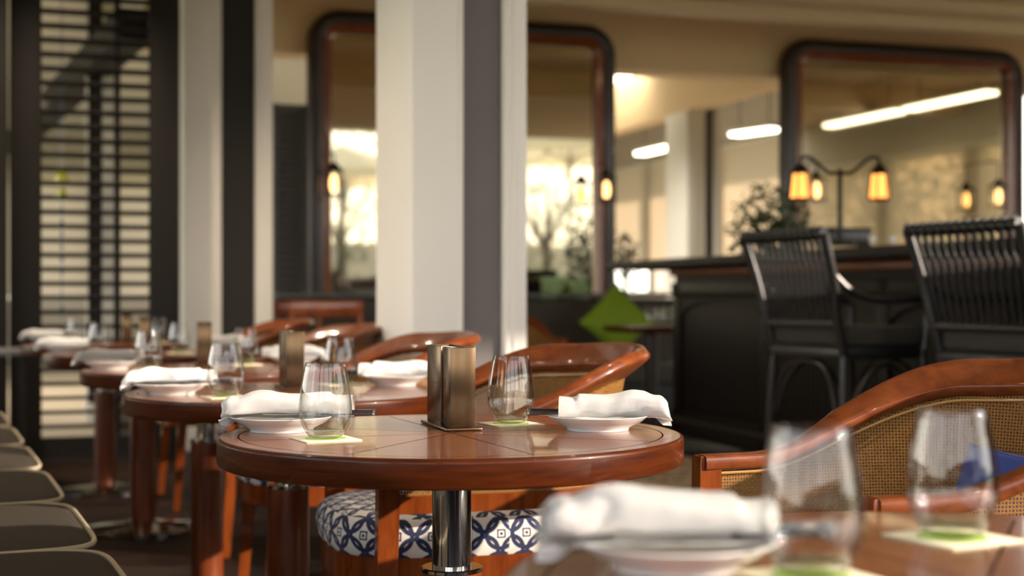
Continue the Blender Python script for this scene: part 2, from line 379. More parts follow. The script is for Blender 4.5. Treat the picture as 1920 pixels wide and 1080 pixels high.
# walls with windows
def window_wall(name, along, fixed, a0, a1, zs, zt, posts, wallmat='wall_cream', thick=.2, pw=.14, top=3.3):
    """along 'u' = runs with u at v=fixed; along 'v' = runs with v at u=fixed"""
    bm = BM()
    def bx(x0, x1, z0, z1, t=thick):
        if along == 'u': uvbox(bm, x0, x1, fixed, fixed+t, z0, z1)
        else: uvbox(bm, fixed, fixed+t, x0, x1, z0, z1)
    if zs > 0: bx(a0, a1, 0, zs)
    if zt < top: bx(a0, a1, zt, top)
    for p in posts: bx(p-pw/2, p+pw/2, zs, zt)
    struct(name, bm, wallmat, smooth=0)
window_wall('wall_right', 'u', 10.0, 2.6, UM+.4, .5, 2.7, [2.7, 4.85, 6.7, 8.55, 10.2, 10.6], pw=.3)
window_wall('wall_far_right', 'u', 7.6, UM+.42, 22, 1.0, 2.75, [UM+.6, 13.0, 15.4, 17.6, 19.8, 21.9], pw=.22)
window_wall('wall_back', 'v', 21.8, -9, 7.6, .9, 2.75, [-9+1.6*i for i in range(11)], pw=.3)
window_wall('wall_left', 'u', -3.6, -2.4, 8.3, .95, 3.0, [-2.3, .9, 3.5, 6.1, 8.2], wallmat='wall_grey', pw=.12)
bm = BM()
uvbox(bm, -2.4, -2.2, -3.6, 3.5, 2.75, 3.3); uvbox(bm, -2.4, -2.2, -3.6, 3.5, 0, 1.3)
for a, b in ((-3.6, -3.2), (-1.2, -1.0), (.95, 1.15), (3.2, 3.5)): uvbox(bm, -2.4, -2.2, a, b, 1.3, 2.75)
struct('wall_front', bm, 'charcoal', smooth=0)
bm = BM(); uvbox(bm, -10.4, -10.2, -8, 12, -.2, 2.1)
for v in range(-8, 13, 3): uvbox(bm, -10.2, -10.0, v-.15, v+.15, -.2, 2.25)
struct('wall_garden', bm, 'wall_cream', smooth=0)
# blinds
def blinds(along, fixed, spans, z0, z1, label, group):
    for i, (a, b) in enumerate(spans):
        r = uv((a+b)/2, fixed, z1) if along == 'u' else uv(fixed, (a+b)/2, z1)
        e = thing('roller_blind', label % ['first', 'second', 'third', 'fourth', 'fifth', 'sixth', 'seventh', 'eighth', 'ninth', 'tenth'][i], 'blind', r, TH+(PI/2 if along == 'u' else 0), group)
        bm = BM(); box(bm, (0, 0, (z0-z1)/2), (b-a, .004, z1-z0)); link('blind_cloth', bm, 'blind', e, smooth=0)
        bm = BM(); tube(bm, [(-(b-a)/2, 0, -.01), ((b-a)/2, 0, -.01)], .02); link('roller', bm, 'pillar_white', e)
        bm = BM(); box(bm, (0, 0, z0-z1), (b-a, .012, .03)); link('bottom_bar', bm, 'pillar_white', e)
blinds('u', 7.55, [(UM+.62, 12.997), (13.003, 15.397), (15.403, 17.597), (17.603, 19.797), (19.803, 21.78)], 1.36, 2.72, 'cream blind half lowered behind the bar, %s one beyond the right mirror', 'blinds in the far right windows')
blinds('u', 9.95, [(2.8, 4.847), (4.853, 6.697), (6.703, 8.547), (8.553, 10.15)], .6, 2.68, 'cream blind dappled by tree shade in the right mirror, %s from the open side', 'blinds reflected in the right mirror')
blinds('v', 21.7, [(-9+1.6*i+.03, -9+1.6*(i+1)-.03) for i in range(10)], .95, 2.76, 'cream blind in the far wall behind the louvred screen, %s from the left', 'blinds in the back wall')

# pillars (white box columns with a grey inset panel on the front)
def pillar(label, corner_px, Yc, px_r, depth, panel, h=3.3, ang=TH, dark='pillar_dark'):
    a = (corner_px-960)/F; c = Vector((a*Yc, Yc, 0))
    vx = Vector((math.cos(ang), math.sin(ang), 0)); b = (px_r-960)/F
    w = (b*c.y-c.x)/(vx.x-b*vx.y)
    e = thing('pillar', label, 'pillar', c, ang, 'square pillars')
    x0, x1 = panel; x0 *= w; x1 *= w
    bm = BM()
    box2(bm, (0, .012, 0), (x0, depth, h), .004); box2(bm, (x1, .012, 0), (w, depth, h), .004)
    box2(bm, (x0-.002, .05, 0), (x1+.002, depth-.01, h))
    link('column', bm, 'pillar_white', e)
    bm = BM(); box2(bm, (x0+.004, .035, 0), (x1-.004, .06, h)); link('inset_panel', bm, dark, e, smooth=0)
    bm = BM()
    for x in (x0-.012, x1+.012, x1+.04):
        tube(bm, [(x, .012, 0), (x, .012, h)], .006, 8)
    link('bead', bm, 'pillar_white', e)
    bm = BM(); box2(bm, (-.02, -.008, 0), (w+.02, depth+.02, .14), .004); link('plinth', bm, 'pillar_white', e)
    return e, w
p1, w1 = pillar('large off-white pillar with grey inset panel in the middle of the room', 775, 4.9, 990, .60, (.44, .79))
p2, w2 = pillar('off-white pillar with wide charcoal panel right of the louvred screen', 345, 8.6, 512, .45, (.42, .80), dark='charcoal')
q = pu(1262, 12.6)
p3, w3 = pillar('distant off-white pillar behind the bar between the two mirrors', 1290, q.y, 1350, .52, (.55, .85), dark='pillar_dark')
q = pu(192, 11.0); pillar('far pillar seen through the gaps of the louvred screen', 165, q.y, 220, .3, (.0, .5), dark='charcoal')

# soffit beam running away beyond the louvred screen and over the far windows
bm = BM(); box(bm, (-4.12, 12.83, 2.68), (.22, 8.2, .2), rz=math.atan2(.457, 1)); struct('trim_3', bm, 'screen', smooth=0)
bm = BM(); uvbox(bm, UM+.42, 21.5, 5.8, 6.0, 2.74, 3.3); struct('trim_4', bm, 'header', smooth=0)

# ------------------------------------------------------------------ louvred screens
def screen(label, px0, px1, u, z1=3.3, stile=.17, spacing=.081, post=None):
    a = pu(px0, u); b = pu(px1, u); w = (b-a).length
    e = thing('louvred_screen', label, 'screen', a, TH)
    bm = BM()
    box2(bm, (0, -.05, 0), (stile, .05, z1), .006); box2(bm, (w-stile, -.05, 0), (w, .05, z1), .006)
    box2(bm, (stile, -.03, 0), (w-stile, .03, .14)); box2(bm, (stile, -.03, z1-.06), (w-stile, .03, z1))
    link('frame', bm, 'screen', e)
    bm = BM(); z = .2
    while z < z1-.08:
        box(bm, (w/2, 0, z), (w-2*stile, .048, .008), rot=Matrix.Rotation(math.radians(-24), 3, 'X')); z += spacing
    link('louvre_slats', bm, 'screen', e, smooth=0)
    bm = BM(); x = stile+(w-2*stile)*.70; box2(bm, (x-.018, .015, .14), (x+.018, .035, z1)); link('mullion', bm, 'screen', e, smooth=0)
    return e
screen('tall dark louvred screen at the left end of the row of tables', 18, 336, 8.45)
screen('dark louvred screen cut off by the left edge of the photo', -330, 14, 8.3)
# grey shutter beyond the second pillar
a = pu(508, UM+.3); b = pu(578, UM+.3); w = (b-a).length
e = thing('wall_shutter', 'grey louvred shutter left of the tall mirror', 'shutter', a, TH)
bm = BM(); box2(bm, (0, -.02, 0), (.05, .03, 2.36)); box2(bm, (w-.05, -.02, 0), (w, .03, 2.36)); box2(bm, (0, -.02, 2.3), (w, .03, 2.36)); box2(bm, (.05, .01, 0), (w-.05, .03, 2.3)); link('frame', bm, 'shutter', e, smooth=0)
bm = BM(); z = .06
while z < 2.28: box(bm, (w/2, 0, z), (w-.1, .012, .05), rot=Matrix.Rotation(math.radians(70), 3, 'X')); z += .055
link('slats', bm, 'shutter', e, smooth=0)

# ------------------------------------------------------------------ mirrors
def rrect(w, h, r, n=8, inset=0):
    pts = []
    x0, x1, z0, z1 = inset, w-inset, inset, h-inset; r = max(r-inset, .01)
    for cx, cz, a0 in ((x1-r, z1-r, 0), (x0+r, z1-r, 90), (x0+r, z0+r, 180), (x1-r, z0+r, 270)):
        for i in range(n+1):
            a = math.radians(a0+90*i/n); pts.append((cx+r*math.cos(a), cz+r*math.sin(a)))
    return pts
def frame_ring(bm, w, h, r, prof):          # prof: list of (inset, y) closed
    rings = []
    for ins, y in prof:
        rings.append([bm.verts.new((x, y, z)) for x, z in rrect(w, h, r, 8, ins)])
    m = len(rings); n = len(rings[0])
    for k in range(m):
        A, B = rings[k], rings[(k+1) % m]
        for i in range(n): bm.faces.new((A[i], A[(i+1) % n], B[(i+1) % n], B[i]))
def mirror(label, px0, px1, z0, z1):
    a = pu(px0, UM); b = pu(px1, UM); w = (b-a).length; a.z = z0; h = z1-z0
    e = thing('framed_mirror', label, 'mirror', a, TH, 'tall framed mirrors')
    bm = BM(); frame_ring(bm, w, h, .24, [(0, -.01), (.02, -.05), (.06, -.065), (.10, -.055), (.115, -.03), (.115, .06), (0, .06)]); link('outer_frame', bm, 'dark_wood', e)
    bm = BM(); frame_ring(bm, w, h, .24, [(.105, -.045), (.125, -.05), (.165, -.03), (.175, .0), (.175, .05), (.105, .05)]); link('inner_frame', bm, 'red_wood', e)
    bm = BM(); pts = rrect(w, h, .24, 8, .165)
    f = [bm.verts.new((x, .02, z)) for x, z in pts]; g = [bm.verts.new((x, .03, z)) for x, z in pts]
    bm.faces.new(f); bm.faces.new(g[::-1])
    for i in range(len(f)): bm.faces.new((f[i], f[(i+1) % len(f)], g[(i+1) % len(f)], g[i]))
    link('mirror_glass', bm, 'mirror', e, smooth=0)
    return e, w
m1, mw1 = mirror('tall dark-framed mirror behind the large pillar', 577, 1153, .60, 3.03)
m2, mw2 = mirror('tall dark-framed mirror on the right above the bar', 1467, 1917, .60, 3.03)

# ------------------------------------------------------------------ back banquette with green cushion
v0 = vof(pu(520, 10.0)); v1 = vof(pu(1275, 10.0))
e = thing('banquette', 'dark grey banquette along the back under the tall mirror', 'banquette', uv(9.95, (v0+v1)/2, 0), TH)
L = v1-v0
bm = BM(); box(bm, (0, .13, .46), (L, .12, .92), bev=.03); link('backrest', bm, 'back_bench', e)
bm = BM(); box(bm, (0, -.25, .38), (L, .66, .14), bev=.03); link('seat', bm, 'back_bench', e)
bm = BM(); box(bm, (0, -.22, .155), (L, .56, .31)); link('base', bm, 'bench', e, smooth=0)
bm = BM(); box(bm, (0, .14, .945), (L, .18, .03), bev=.006); link('cap_rail', bm, 'shutter', e)
def pillow_bm(w, h, t, n=14):
    bm = BM()
    def P(i, j, s):
        x = -1+2*i/n; y = -1+2*j/n
        k = (1-x*x)**.5*(1-y*y)**.5 if abs(x) < 1 and abs(y) < 1 else 0
        pin = 1-.08*(1-abs(y))*0-.10*(1-y*y)*(abs(x) > .0)*x*x; pin2 = 1-.10*(1-x*x)*y*y
        return Vector((x*w/2*pin, s*t/2*k**.7 if k > 0 else 0, y*h/2*pin2))
    F_ = [[bm.verts.new(P(i, j, -1)) for j in range(n+1)] for i in range(n+1)]
    B_ = [[F_[i][j] if i in (0, n) or j in (0, n) else bm.verts.new(P(i, j, 1)) for j in range(n+1)] for i in range(n+1)]
    for i in range(n):
        for j in range(n):
            bm.faces.new((F_[i][j], F_[i+1][j], F_[i+1][j+1], F_[i][j+1])); bm.faces.new((B_[i][j], B_[i][j+1], B_[i+1][j+1], B_[i+1][j]))
    return bm
c = pu(1157, 9.72); bm = pillow_bm(.43, .43, .16)
bmesh.ops.rotate(bm, verts=bm.verts, matrix=Matrix.Rotation(PI/4, 3, 'Y')); bmesh.ops.rotate(bm, verts=bm.verts, matrix=Matrix.Rotation(-.12, 3, 'X'))
o = link('throw_cushion', bm, 'green_fabric'); o.location = (c.x, c.y, .45+.30); o.rotation_euler = (0, 0, TH); tag(o, 'lime green cushion standing on its corner against the back banquette', 'cushion')

# ------------------------------------------------------------------ linear lights, sky panel
def linear(label, A, B, w=.12):
    A = Vector(A); B = Vector(B); L = (B-A).length; d = B-A; e = thing('linear_light', label, 'light', (A+B)/2, math.atan2(d.y, d.x))
    bm = BM(); box(bm, (0, 0, .03), (L, w+.03, .04), bev=.004); link('housing', bm, 'pillar_white', e)
    bm = BM(); box(bm, (0, 0, -.0), (L-.02, w, .05), bev=.01); link('diffuser', bm, 'tube', e)
    bm = BM()
    for x in (-L*.35, L*.35): tube(bm, [(x, 0, .05), (x, 0, 3.3-A.z)], .006, 6)
    link('hanger', bm, 'iron', e)
linear('long bright linear light reflected in the right mirror', uv(5.5, 8.8, 2.98), uv(6.95, 8.85, 2.98), .16)
linear('bright linear light, second half of the strip reflected in the right mirror', uv(7.1, 8.85, 2.98), uv(8.5, 8.9, 2.98), .16)
def P3(px, py, z): Y = (z-CAMZ)*F/(HY-py); return Vector(((px-960)/F*Y, Y, z))
linear('short linear light left of the distant pillar', P3(1200, 288, 2.62), P3(1260, 274, 2.62), .16)
linear('short linear light right of the distant pillar', P3(1376, 252, 2.62), P3(1455, 241, 2.62), .16)
bm = BM(); a = P3(1145, 149, 3.27); box(bm, a, (.62, 1.5, .03), rz=TH, bev=.005); o = link('ceiling_light', bm, 'tube'); tag(o, 'bright square ceiling light right of the tall mirror', 'light')

# ------------------------------------------------------------------ bar
bx0 = Vector((.99, 8.86, 0))                                   # body's far left corner
bang = TH                                                       # body runs toward the viewer along -u
e = thing('bar_counter', 'long ebonised bar counter with dark top and panelled front', 'bar', bx0, bang)
# local x = into the bar, local -y = toward the viewer
BL = 7.6; ZT = 1.165
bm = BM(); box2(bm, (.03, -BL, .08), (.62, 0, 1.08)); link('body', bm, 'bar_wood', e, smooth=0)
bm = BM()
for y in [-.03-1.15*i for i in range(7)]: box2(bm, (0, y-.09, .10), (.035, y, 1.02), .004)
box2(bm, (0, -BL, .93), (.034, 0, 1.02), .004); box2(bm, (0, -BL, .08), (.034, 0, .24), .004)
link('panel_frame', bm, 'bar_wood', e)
bm = BM()
for i in range(6):
    y1 = -.12-1.15*i; y0 = y1-1.06+.0; pts = [(y1-.02, .93)]
    n = 10
    poly = [(y1, .94), (y1, .80)]+[((y1+y0)/2+(y1-y0)/2*math.cos(PI*k/n), .80+.12*math.sin(PI*k/n)) for k in range(n+1)]+[(y0, .80), (y0, .94)]
    a = [bm.verts.new((.008, p[0], p[1])) for p in poly]; b2 = [bm.verts.new((.03, p[0], p[1])) for p in poly]
    bm.faces.new(a); bm.faces.new(b2[::-1])
    for k in range(len(poly)): bm.faces.new((a[k], a[(k+1) % len(poly)], b2[(k+1) % len(poly)], b2[k]))
link('arched_spandrel', bm, 'bar_wood', e, smooth=0)
bm = BM(); y = -.14
while y > -BL:
    box2(bm, (.022, y-.035, .24), (.034, y, .93), .003); y -= .042
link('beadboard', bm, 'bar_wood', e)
bm = BM(); box2(bm, (-.01, -BL, 1.062), (.62, .0, 1.108), .004); link('under_rail', bm, 'bar_red', e)
bm = BM(); box2(bm, (-.16, -BL-.1, ZT-.055), (.52, .72, ZT), .012); link('countertop', bm, 'bar_top', e)
bm = BM(); box2(bm, (.54, -BL, ZT-.04), (.9, -1.2, ZT+.045), .006); link('service_ledge', bm, 'bar_red', e)
bm = BM(); tube(bm, [(-.10, -BL, .2), (-.10, -.05, .2)], .02, 10)
for i in range(7): tube(bm, [(-.10, -.15-1.2*i, .2), (.04, -.15-1.2*i, .2)], .012, 6)
link('foot_rail', bm, 'iron', e)

# ------------------------------------------------------------------ lanterns
def lantern_parts(e, off=(0, 0, 0), w=.055, h=.17, sub=True, emm='amber'):
    ox, oy, oz = off
    n = 6; bm = BM(); lathe(bm, [(w*.78, 0), (w*1.0, .0), (w*1.0, .012), (w*.78, .012)], n, off, True)
    lathe(bm, [(.0, h+.05), (.012, h+.045), (w*.55, h+.02), (w*.85, h), (w*.80, h-.012), (w*.5, h-.004), (0, h-.002)], n, off)
    for i in range(n):
        a = 2*PI*i/n; tube(bm, [(ox+w*.96*math.cos(a), oy+w*.96*math.sin(a), oz), (ox+w*.72*math.cos(a), oy+w*.72*math.sin(a), oz+h)], .004, 5)
    cage = link('lantern_cage', bm, 'iron', e)
    bm = BM(); lathe(bm, [(w*.86, .014), (w*.65, h-.01)], n, off); g = link('lantern_pane', bm, emm, cage, smooth=0)
    return cage
pl = Vector(((1575-960)/F*7.45, 7.45, ZT+.045))
e = thing('bar_lamp', 'twin-armed black bar lamp with two amber lanterns on the bar', 'lamp', pl, TH*.2)
bm = BM(); lathe(bm, [(0, 0), (.08, 0), (.08, .012), (.02, .02), (.014, .05), (.013, .36), (.02, .375), (.01, .39), (0, .40)], 20); link('post', bm, 'iron', e)
bm = BM(); hz = .375
for s in (-1, 1):
    tube(bm, spline([(0, 0, hz), (s*.06, 0, hz+.0), (s*.12, 0, hz+.05), (s*.165, 0, hz+.08), (s*.205, 0, hz+.075), (s*.21, 0, hz+.055)]), .009, 8)
link('arm', bm, 'iron', e)
for s in (-1, 1): lantern_parts(e, (s*.21, 0, hz-.145), .062, .15)
e = thing('menu_box', 'black box standing on the bar behind the twin lamp', 'box', Vector(((1583-960)/F*7.7, 7.7, ZT+.045)), TH*.3)
bm = BM(); box2(bm, (-.13, -.06, 0), (.13, .06, .085), .004); link('body', bm, 'black_box', e)
bm = BM(); box2(bm, (-.135, -.065, .085), (.135, .065, .098), .003); link('lid', bm, 'black_box', e)
for dx, lab in ((1636, 'small white cup beside the black box on the bar'), (1674, 'small white cup on the bar next to the second bar stool')):
    bm = BM(); lathe(bm, [(0, 0), (.014, 0), (.02, .03), (.021, .038), (.018, .036), (.012, .006), (0, .005)], 20); o = link('small_cup', bm, 'porcelain'); o.location = ((dx-960)/F*7.3, 7.3, ZT+.045); tag(o, lab, 'cup')

def sconce(label, px, py, uu, bracket=None):
    p = pu(px, uu); p.z = CAMZ+(HY-py)/F*p.y
    e = thing('wall_lantern', label, 'lantern', p, TH, 'small lanterns on the mirror frames')
    n = 4; w = .055; h = .17; bm = BM()
    box(bm, (0, 0, -.09), (.12, .12, .012)); box(bm, (0, 0, .085), (.12, .12, .012)); lathe(bm, [(.06, .09), (.02, .14), (0, .15)], 4)
    for x in (-.052, .052):
        for y in (-.052, .052): box(bm, (x, y, 0), (.008, .008, .18))
    tube(bm, spline([(0, 0, .14), (0, .0, .2), (0, .1, .22), (0, .2, .2)]) if bracket is None else [(0, 0, .14), (0, 0, .28), (bracket, 0, .28), (bracket, .22, .28)], .006, 6)
    link('cage', bm, 'iron', e)
    bm = BM(); lathe(bm, [(0, -.07), (.02, -.065), (.03, -.02), (.026, .03), (.012, .055), (0, .06)], 14); link('bulb', bm, 'flame', e)
    return e
sconce('small lit lantern on the left side of the tall mirror', 626, 342, UM-.25)
sconce('small lit lantern on the right side of the tall mirror', 1137, 354, UM-.25)
sconce('small lit lantern half behind the left amber lantern by the right mirror', 1531, 355, UM-.2)
sconce('small lit lantern hanging at the right side of the right mirror', 1872, 367, UM-.2, -.1)

# ------------------------------------------------------------------ plants
def leafy(bm, c, rad, n, s, rnd, flat=1):
    for i in range(n):
        while True:
            d = Vector((rnd.uniform(-1, 1), rnd.uniform(-1, 1), rnd.uniform(-1, 1)))
            if .3 < d.length < 1: break
        p = Vector(c)+Vector((d.x*rad[0], d.y*rad[1], d.z*rad[2])); q = Vector((rnd.uniform(-1, 1), rnd.uniform(-1, 1), rnd.uniform(-.6, .8))).normalized()
        r = q.cross(Vector((rnd.uniform(-1, 1), rnd.uniform(-1, 1), rnd.uniform(-1, 1)))).normalized(); k = s*rnd.uniform(.6, 1.2)
        a = [p, p+q*k*.5+r*k*.22, p+q*k, p+q*k*.5-r*k*.22]; up = q.cross(r)*k*.06
        vs = [bm.verts.new(a[0]), bm.verts.new(a[1]+up), bm.verts.new(a[2]), bm.verts.new(a[3]+up)]; bm.faces.new(vs)
def plant(label, px, Y, ztop, rad, n, s, seed, potz=0, h=.3):
    X = (px-960)/F*Y; rnd = random.Random(seed)
    e = thing('potted_plant', label, 'plant', (X, Y, potz), 0)
    bm = BM(); lathe(bm, [(0, 0), (rad[0]*.45, 0), (rad[0]*.6, h), (rad[0]*.55, h), (rad[0]*.5, h-.03), (0, h-.03)], 24); link('pot', bm, 'soil', e)
    zc = ztop-potz-rad[2]
    bm = BM()
    for i in range(9):
        a = i*.7; tube(bm, spline([(0, 0, h-.04), (.1*rad[0]*math.cos(a), .1*rad[0]*math.sin(a), zc-.6*rad[2]), (.5*rad[0]*math.cos(a), .5*rad[1]*math.sin(a), zc+.3*rad[2])]), .006, 5)
    link('stems', bm, 'trunk', e)
    bm = BM(); leafy(bm, (0, 0, zc), rad, n, s, rnd); link('foliage', bm, 'leaf', e, smooth=0)
plant('bushy green plant behind the bar left of the right mirror', 1442, 9.6, .94+215/F*9.6, (.27, .27, .33), 700, .07, 3)
plant('slim green plant right of the tall mirror at the end of the bar', 1172, 11.6, .94+130/F*11.6, (.14, .14, .28), 220, .06, 4)
def tree(label, p, h, rad, seed, n=2600):
    rnd = random.Random(seed); e = thing('garden_tree', label, 'tree', p)
    bm = BM(); tube(bm, [(0, 0, 0), (.05, 0, h*.4), (0, .1, h*.75)], [.14, .11, .05], 10)
    for i in range(7): a = i*.9; tube(bm, [(0, 0, h*.45), (rad*.6*math.cos(a), rad*.6*math.sin(a), h*.75)], [.05, .02], 6)
    link('trunk', bm, 'trunk', e)
    bm = BM(); leafy(bm, (0, 0, h*.68), (rad, rad, h*.36), n, .17, rnd); link('crown', bm, 'leaf', e, smooth=0)
tree('leafy garden tree outside the right windows, seen as dapple in the right mirror', uv(2.1, 13.2, -.3), 5.2, 1.45, 1, 3600)
tree('second leafy garden tree outside the right windows, nearer the bar end', uv(4.9, 13.6, -.3), 5.0, 1.2, 2, 2600)

# ------------------------------------------------------------------ round tables
PSI = math.radians(22.6)
tables = [(Vector((.378, 1.135, 0)), 'blurred foreground round wooden table at the bottom right'),
          (Vector((-.101, 2.387, 0)), 'round wooden pedestal table in sharp focus at the centre'),
          (Vector((-.54, 3.43, 0)), 'round wooden pedestal table directly behind the sharp centre one'),
          (Vector((-.965, 4.50, 0)), 'round wooden pedestal table, third from the right in the row'),
          (Vector((-1.49, 5.74, 0)), 'round wooden pedestal table, second from the louvred screen'),
          (Vector((-1.96, 6.85, 0)), 'farthest round wooden pedestal table, beside the louvred screen')]
RT = .387; TK = .045
def make_table(loc, label):
    e = thing('round_table', label, 'table', loc, 0, 'round pedestal tables in a row')
    bm = BM(); lathe(bm, [(0, TT), (RT-.006, TT), (RT-.006, TT-.02), (0, TT-.02)], 128); link('tabletop', bm, 'tabletop', e)
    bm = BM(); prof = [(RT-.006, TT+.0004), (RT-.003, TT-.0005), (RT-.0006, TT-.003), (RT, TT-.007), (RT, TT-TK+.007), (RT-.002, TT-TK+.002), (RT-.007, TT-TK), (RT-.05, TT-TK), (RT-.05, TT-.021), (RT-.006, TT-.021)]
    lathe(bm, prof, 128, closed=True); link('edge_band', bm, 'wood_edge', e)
    bm = BM(); lathe(bm, [(0, TT-.02), (.12, TT-.021), (.12, TT-.036), (.033, TT-.04), (.033, .485), (0, .485)], 48); link('steel_tube', bm, 'chrome', e)
    bm = BM(); lathe(bm, [(0, .487), (.05, .487), (.052, .485), (.052, .480), (.05, .478), (0, .478)], 48); link('steel_collar', bm, 'chrome', e)
    bm = BM(); lathe(bm, [(0, .479), (.0505, .479), (.0505, .03), (0, .03)], 48); link('wooden_column', bm, 'wood_post', e)
    bm = BM(); lathe(bm, [(0, 0), (.235, 0), (.24, .004), (.24, .010), (.23, .016), (.075, .034), (.06, .04), (0, .04)], 64); link('base_plate', bm, 'chrome', e)
    return e
t1 = make_table(*tables[1])
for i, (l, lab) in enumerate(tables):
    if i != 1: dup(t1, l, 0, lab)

# ------------------------------------------------------------------ glasses, coasters
def make_glass(label, loc):
    e = thing('water_glass', label, 'glass', loc, 0, 'stemless water glasses')
    outer = [(.0, .0), (.022, .0), (.0265, .003), (.032, .010), (.038, .022), (.0415, .035), (.0425, .046), (.0418, .060), (.0395, .078), (.0365, .096), (.0335, .112), (.0318, .1205)]
    bm = BM(); lathe(bm, outer[2:]+[(.0312, .1215), (.0306, .1205)]+[(r-.0012, z) for r, z in outer[:3:-1] if z > .012][:-1]+[(.030, .014), (.016, .011), (0, .0105)], 72); link('bowl', bm, 'glass', e, smooth=80)
    bm = BM(); lathe(bm, [(0, .0004), (.020, .0004), (.0255, .003), (.0300, .0085), (.0305, .0115), (.026, .0105), (.015, .0085), (0, .008)], 64); link('glass_base', bm, 'glass', e, smooth=80)
    return e
def make_coaster(label, loc, rz):
    e = thing('coaster', label, 'coaster', loc, rz, 'square card coasters')
    bm = BM(); box(bm, (0, 0, .001), (.092, .092, .002), bev=.0008); link('card', bm, 'coaster', e)
    bm = BM(); lathe(bm, [(0, .0022), (.030, .0022), (.030, .0019), (0, .0019)], 40); link('printed_disc', bm, 'print', e, smooth=0)
    bm = BM(); lathe(bm, [(.0305, .0019), (.0305, .0022), (.0325, .0022), (.0325, .0019)], 40, closed=True); link('printed_ring', bm, 'print2', e, smooth=0)
    return e
tn = ['blurred foreground table', 'sharp centre table', 'table just behind the sharp centre one', 'third table from the right', 'table second from the louvred screen', 'farthest table']
# px,py of base centre per glass, (table index, side)
gl = [(1, 'left', 610, 824, .46), (1, 'right', 958, 795.5, .46), (2, 'left', 423, 745, .5), (2, 'right', 638, 721, .45), (3, 'left', 279, 694, .5), (3, 'right', 460, 684, .5),
      (4, 'left', 187, 662, .5), (4, 'right', 337, 662.5, .5), (5, 'left', 142, 642, .5), (5, 'right', 296, 643, .5), (0, 'front left', 1522, 1084, .4), (0, 'back right', 1786, 1010, .5)]
G0 = K0 = None
for ti, side, px, py, rz in gl:
    p = on(px, py); glab = 'clear stemless glass on the %s, %s of its two glasses' % (tn[ti], side+'most' if ti else side+' one')
    q = Vector((p.x, p.y, TT)); g = Vector((p.x, p.y, TT+.0024))
    clab = 'cream square coaster under the %s glass on the %s' % (side, tn[ti])
    if G0 is None: G0 = make_glass(glab, g); K0 = make_coaster(clab, q, rz)
    else: dup(G0, g, random.Random(px).uniform(0, 3), glab); dup(K0, q, rz, clab)

# ------------------------------------------------------------------ menu holders
def make_holder(label, loc, rz):
    e = thing('menu_holder', label, 'menu holder', loc, rz, 'steel menu holders')
    W, D, H = .044, .165, .142
    bm = BM(); box2(bm, (-W/2-.010, -.010, 0), (W/2+.010, D+.010, .005), .0018); link('base_plate', bm, 'holder', e)
    # sleeve: front face, far face, right side and two strips of the left side, leaving a tall slot
    bm = BM()
    box2(bm, (-W/2, 0, .005), (W/2, .004, H), .0015)
    box2(bm, (W/2-.0022, 0, .005), (W/2, D, H), .0006)
    box2(bm, (-W/2, D-.003, .005), (W/2, D, H), .0006)
    box2(bm, (-W/2, 0, .005), (-W/2+.003, D*.30, H), .001)
    box2(bm, (-W/2, D*.42, .005), (-W/2+.003, D, H), .001)
    link('sleeve', bm, 'holder', e)
    bm = BM()
    for k, x in enumerate((-.012, -.004, .005)): box2(bm, (x-.001, .012, .006), (x+.001, D-.012, H-.004+.001*k))
    link('menu_cards', bm, 'paper', e, smooth=0)
    bm = BM()                                   # small line of script on the long side
    y = D*.50
    for k, (dy, hh) in enumerate(((.0, .0028), (.008, .0015), (.014, .0022), (.021, .0012), (.028, .0018), (.034, .0026), (.041, .0012), (.048, .0016))):
        box2(bm, (-W/2-.0003, y+dy, .0755), (-W/2+.0005, y+dy+.004, .0755+hh))
    box2(bm, (-W/2-.0003, y-.004, .0742), (-W/2+.0005, y+.054, .0748))
    link('engraving', bm, 'handle', e, smooth=0)
    return e
hl = [(1, 848, 808, .30), (2, 540, 731, .27), (3, 374, 687, .25), (4, 263, 660, .25), (5, 231, 644, .25)]
H0 = None
for ti, px, py, rz in hl:
    p = on(px, py); p.z = TT+.0005; lab = 'bronzed steel menu holder with cards on the %s' % tn[ti]
    p.x += .018
    if H0 is None: H0 = make_holder(lab, p, rz)
    else: dup(H0, p, rz, lab)

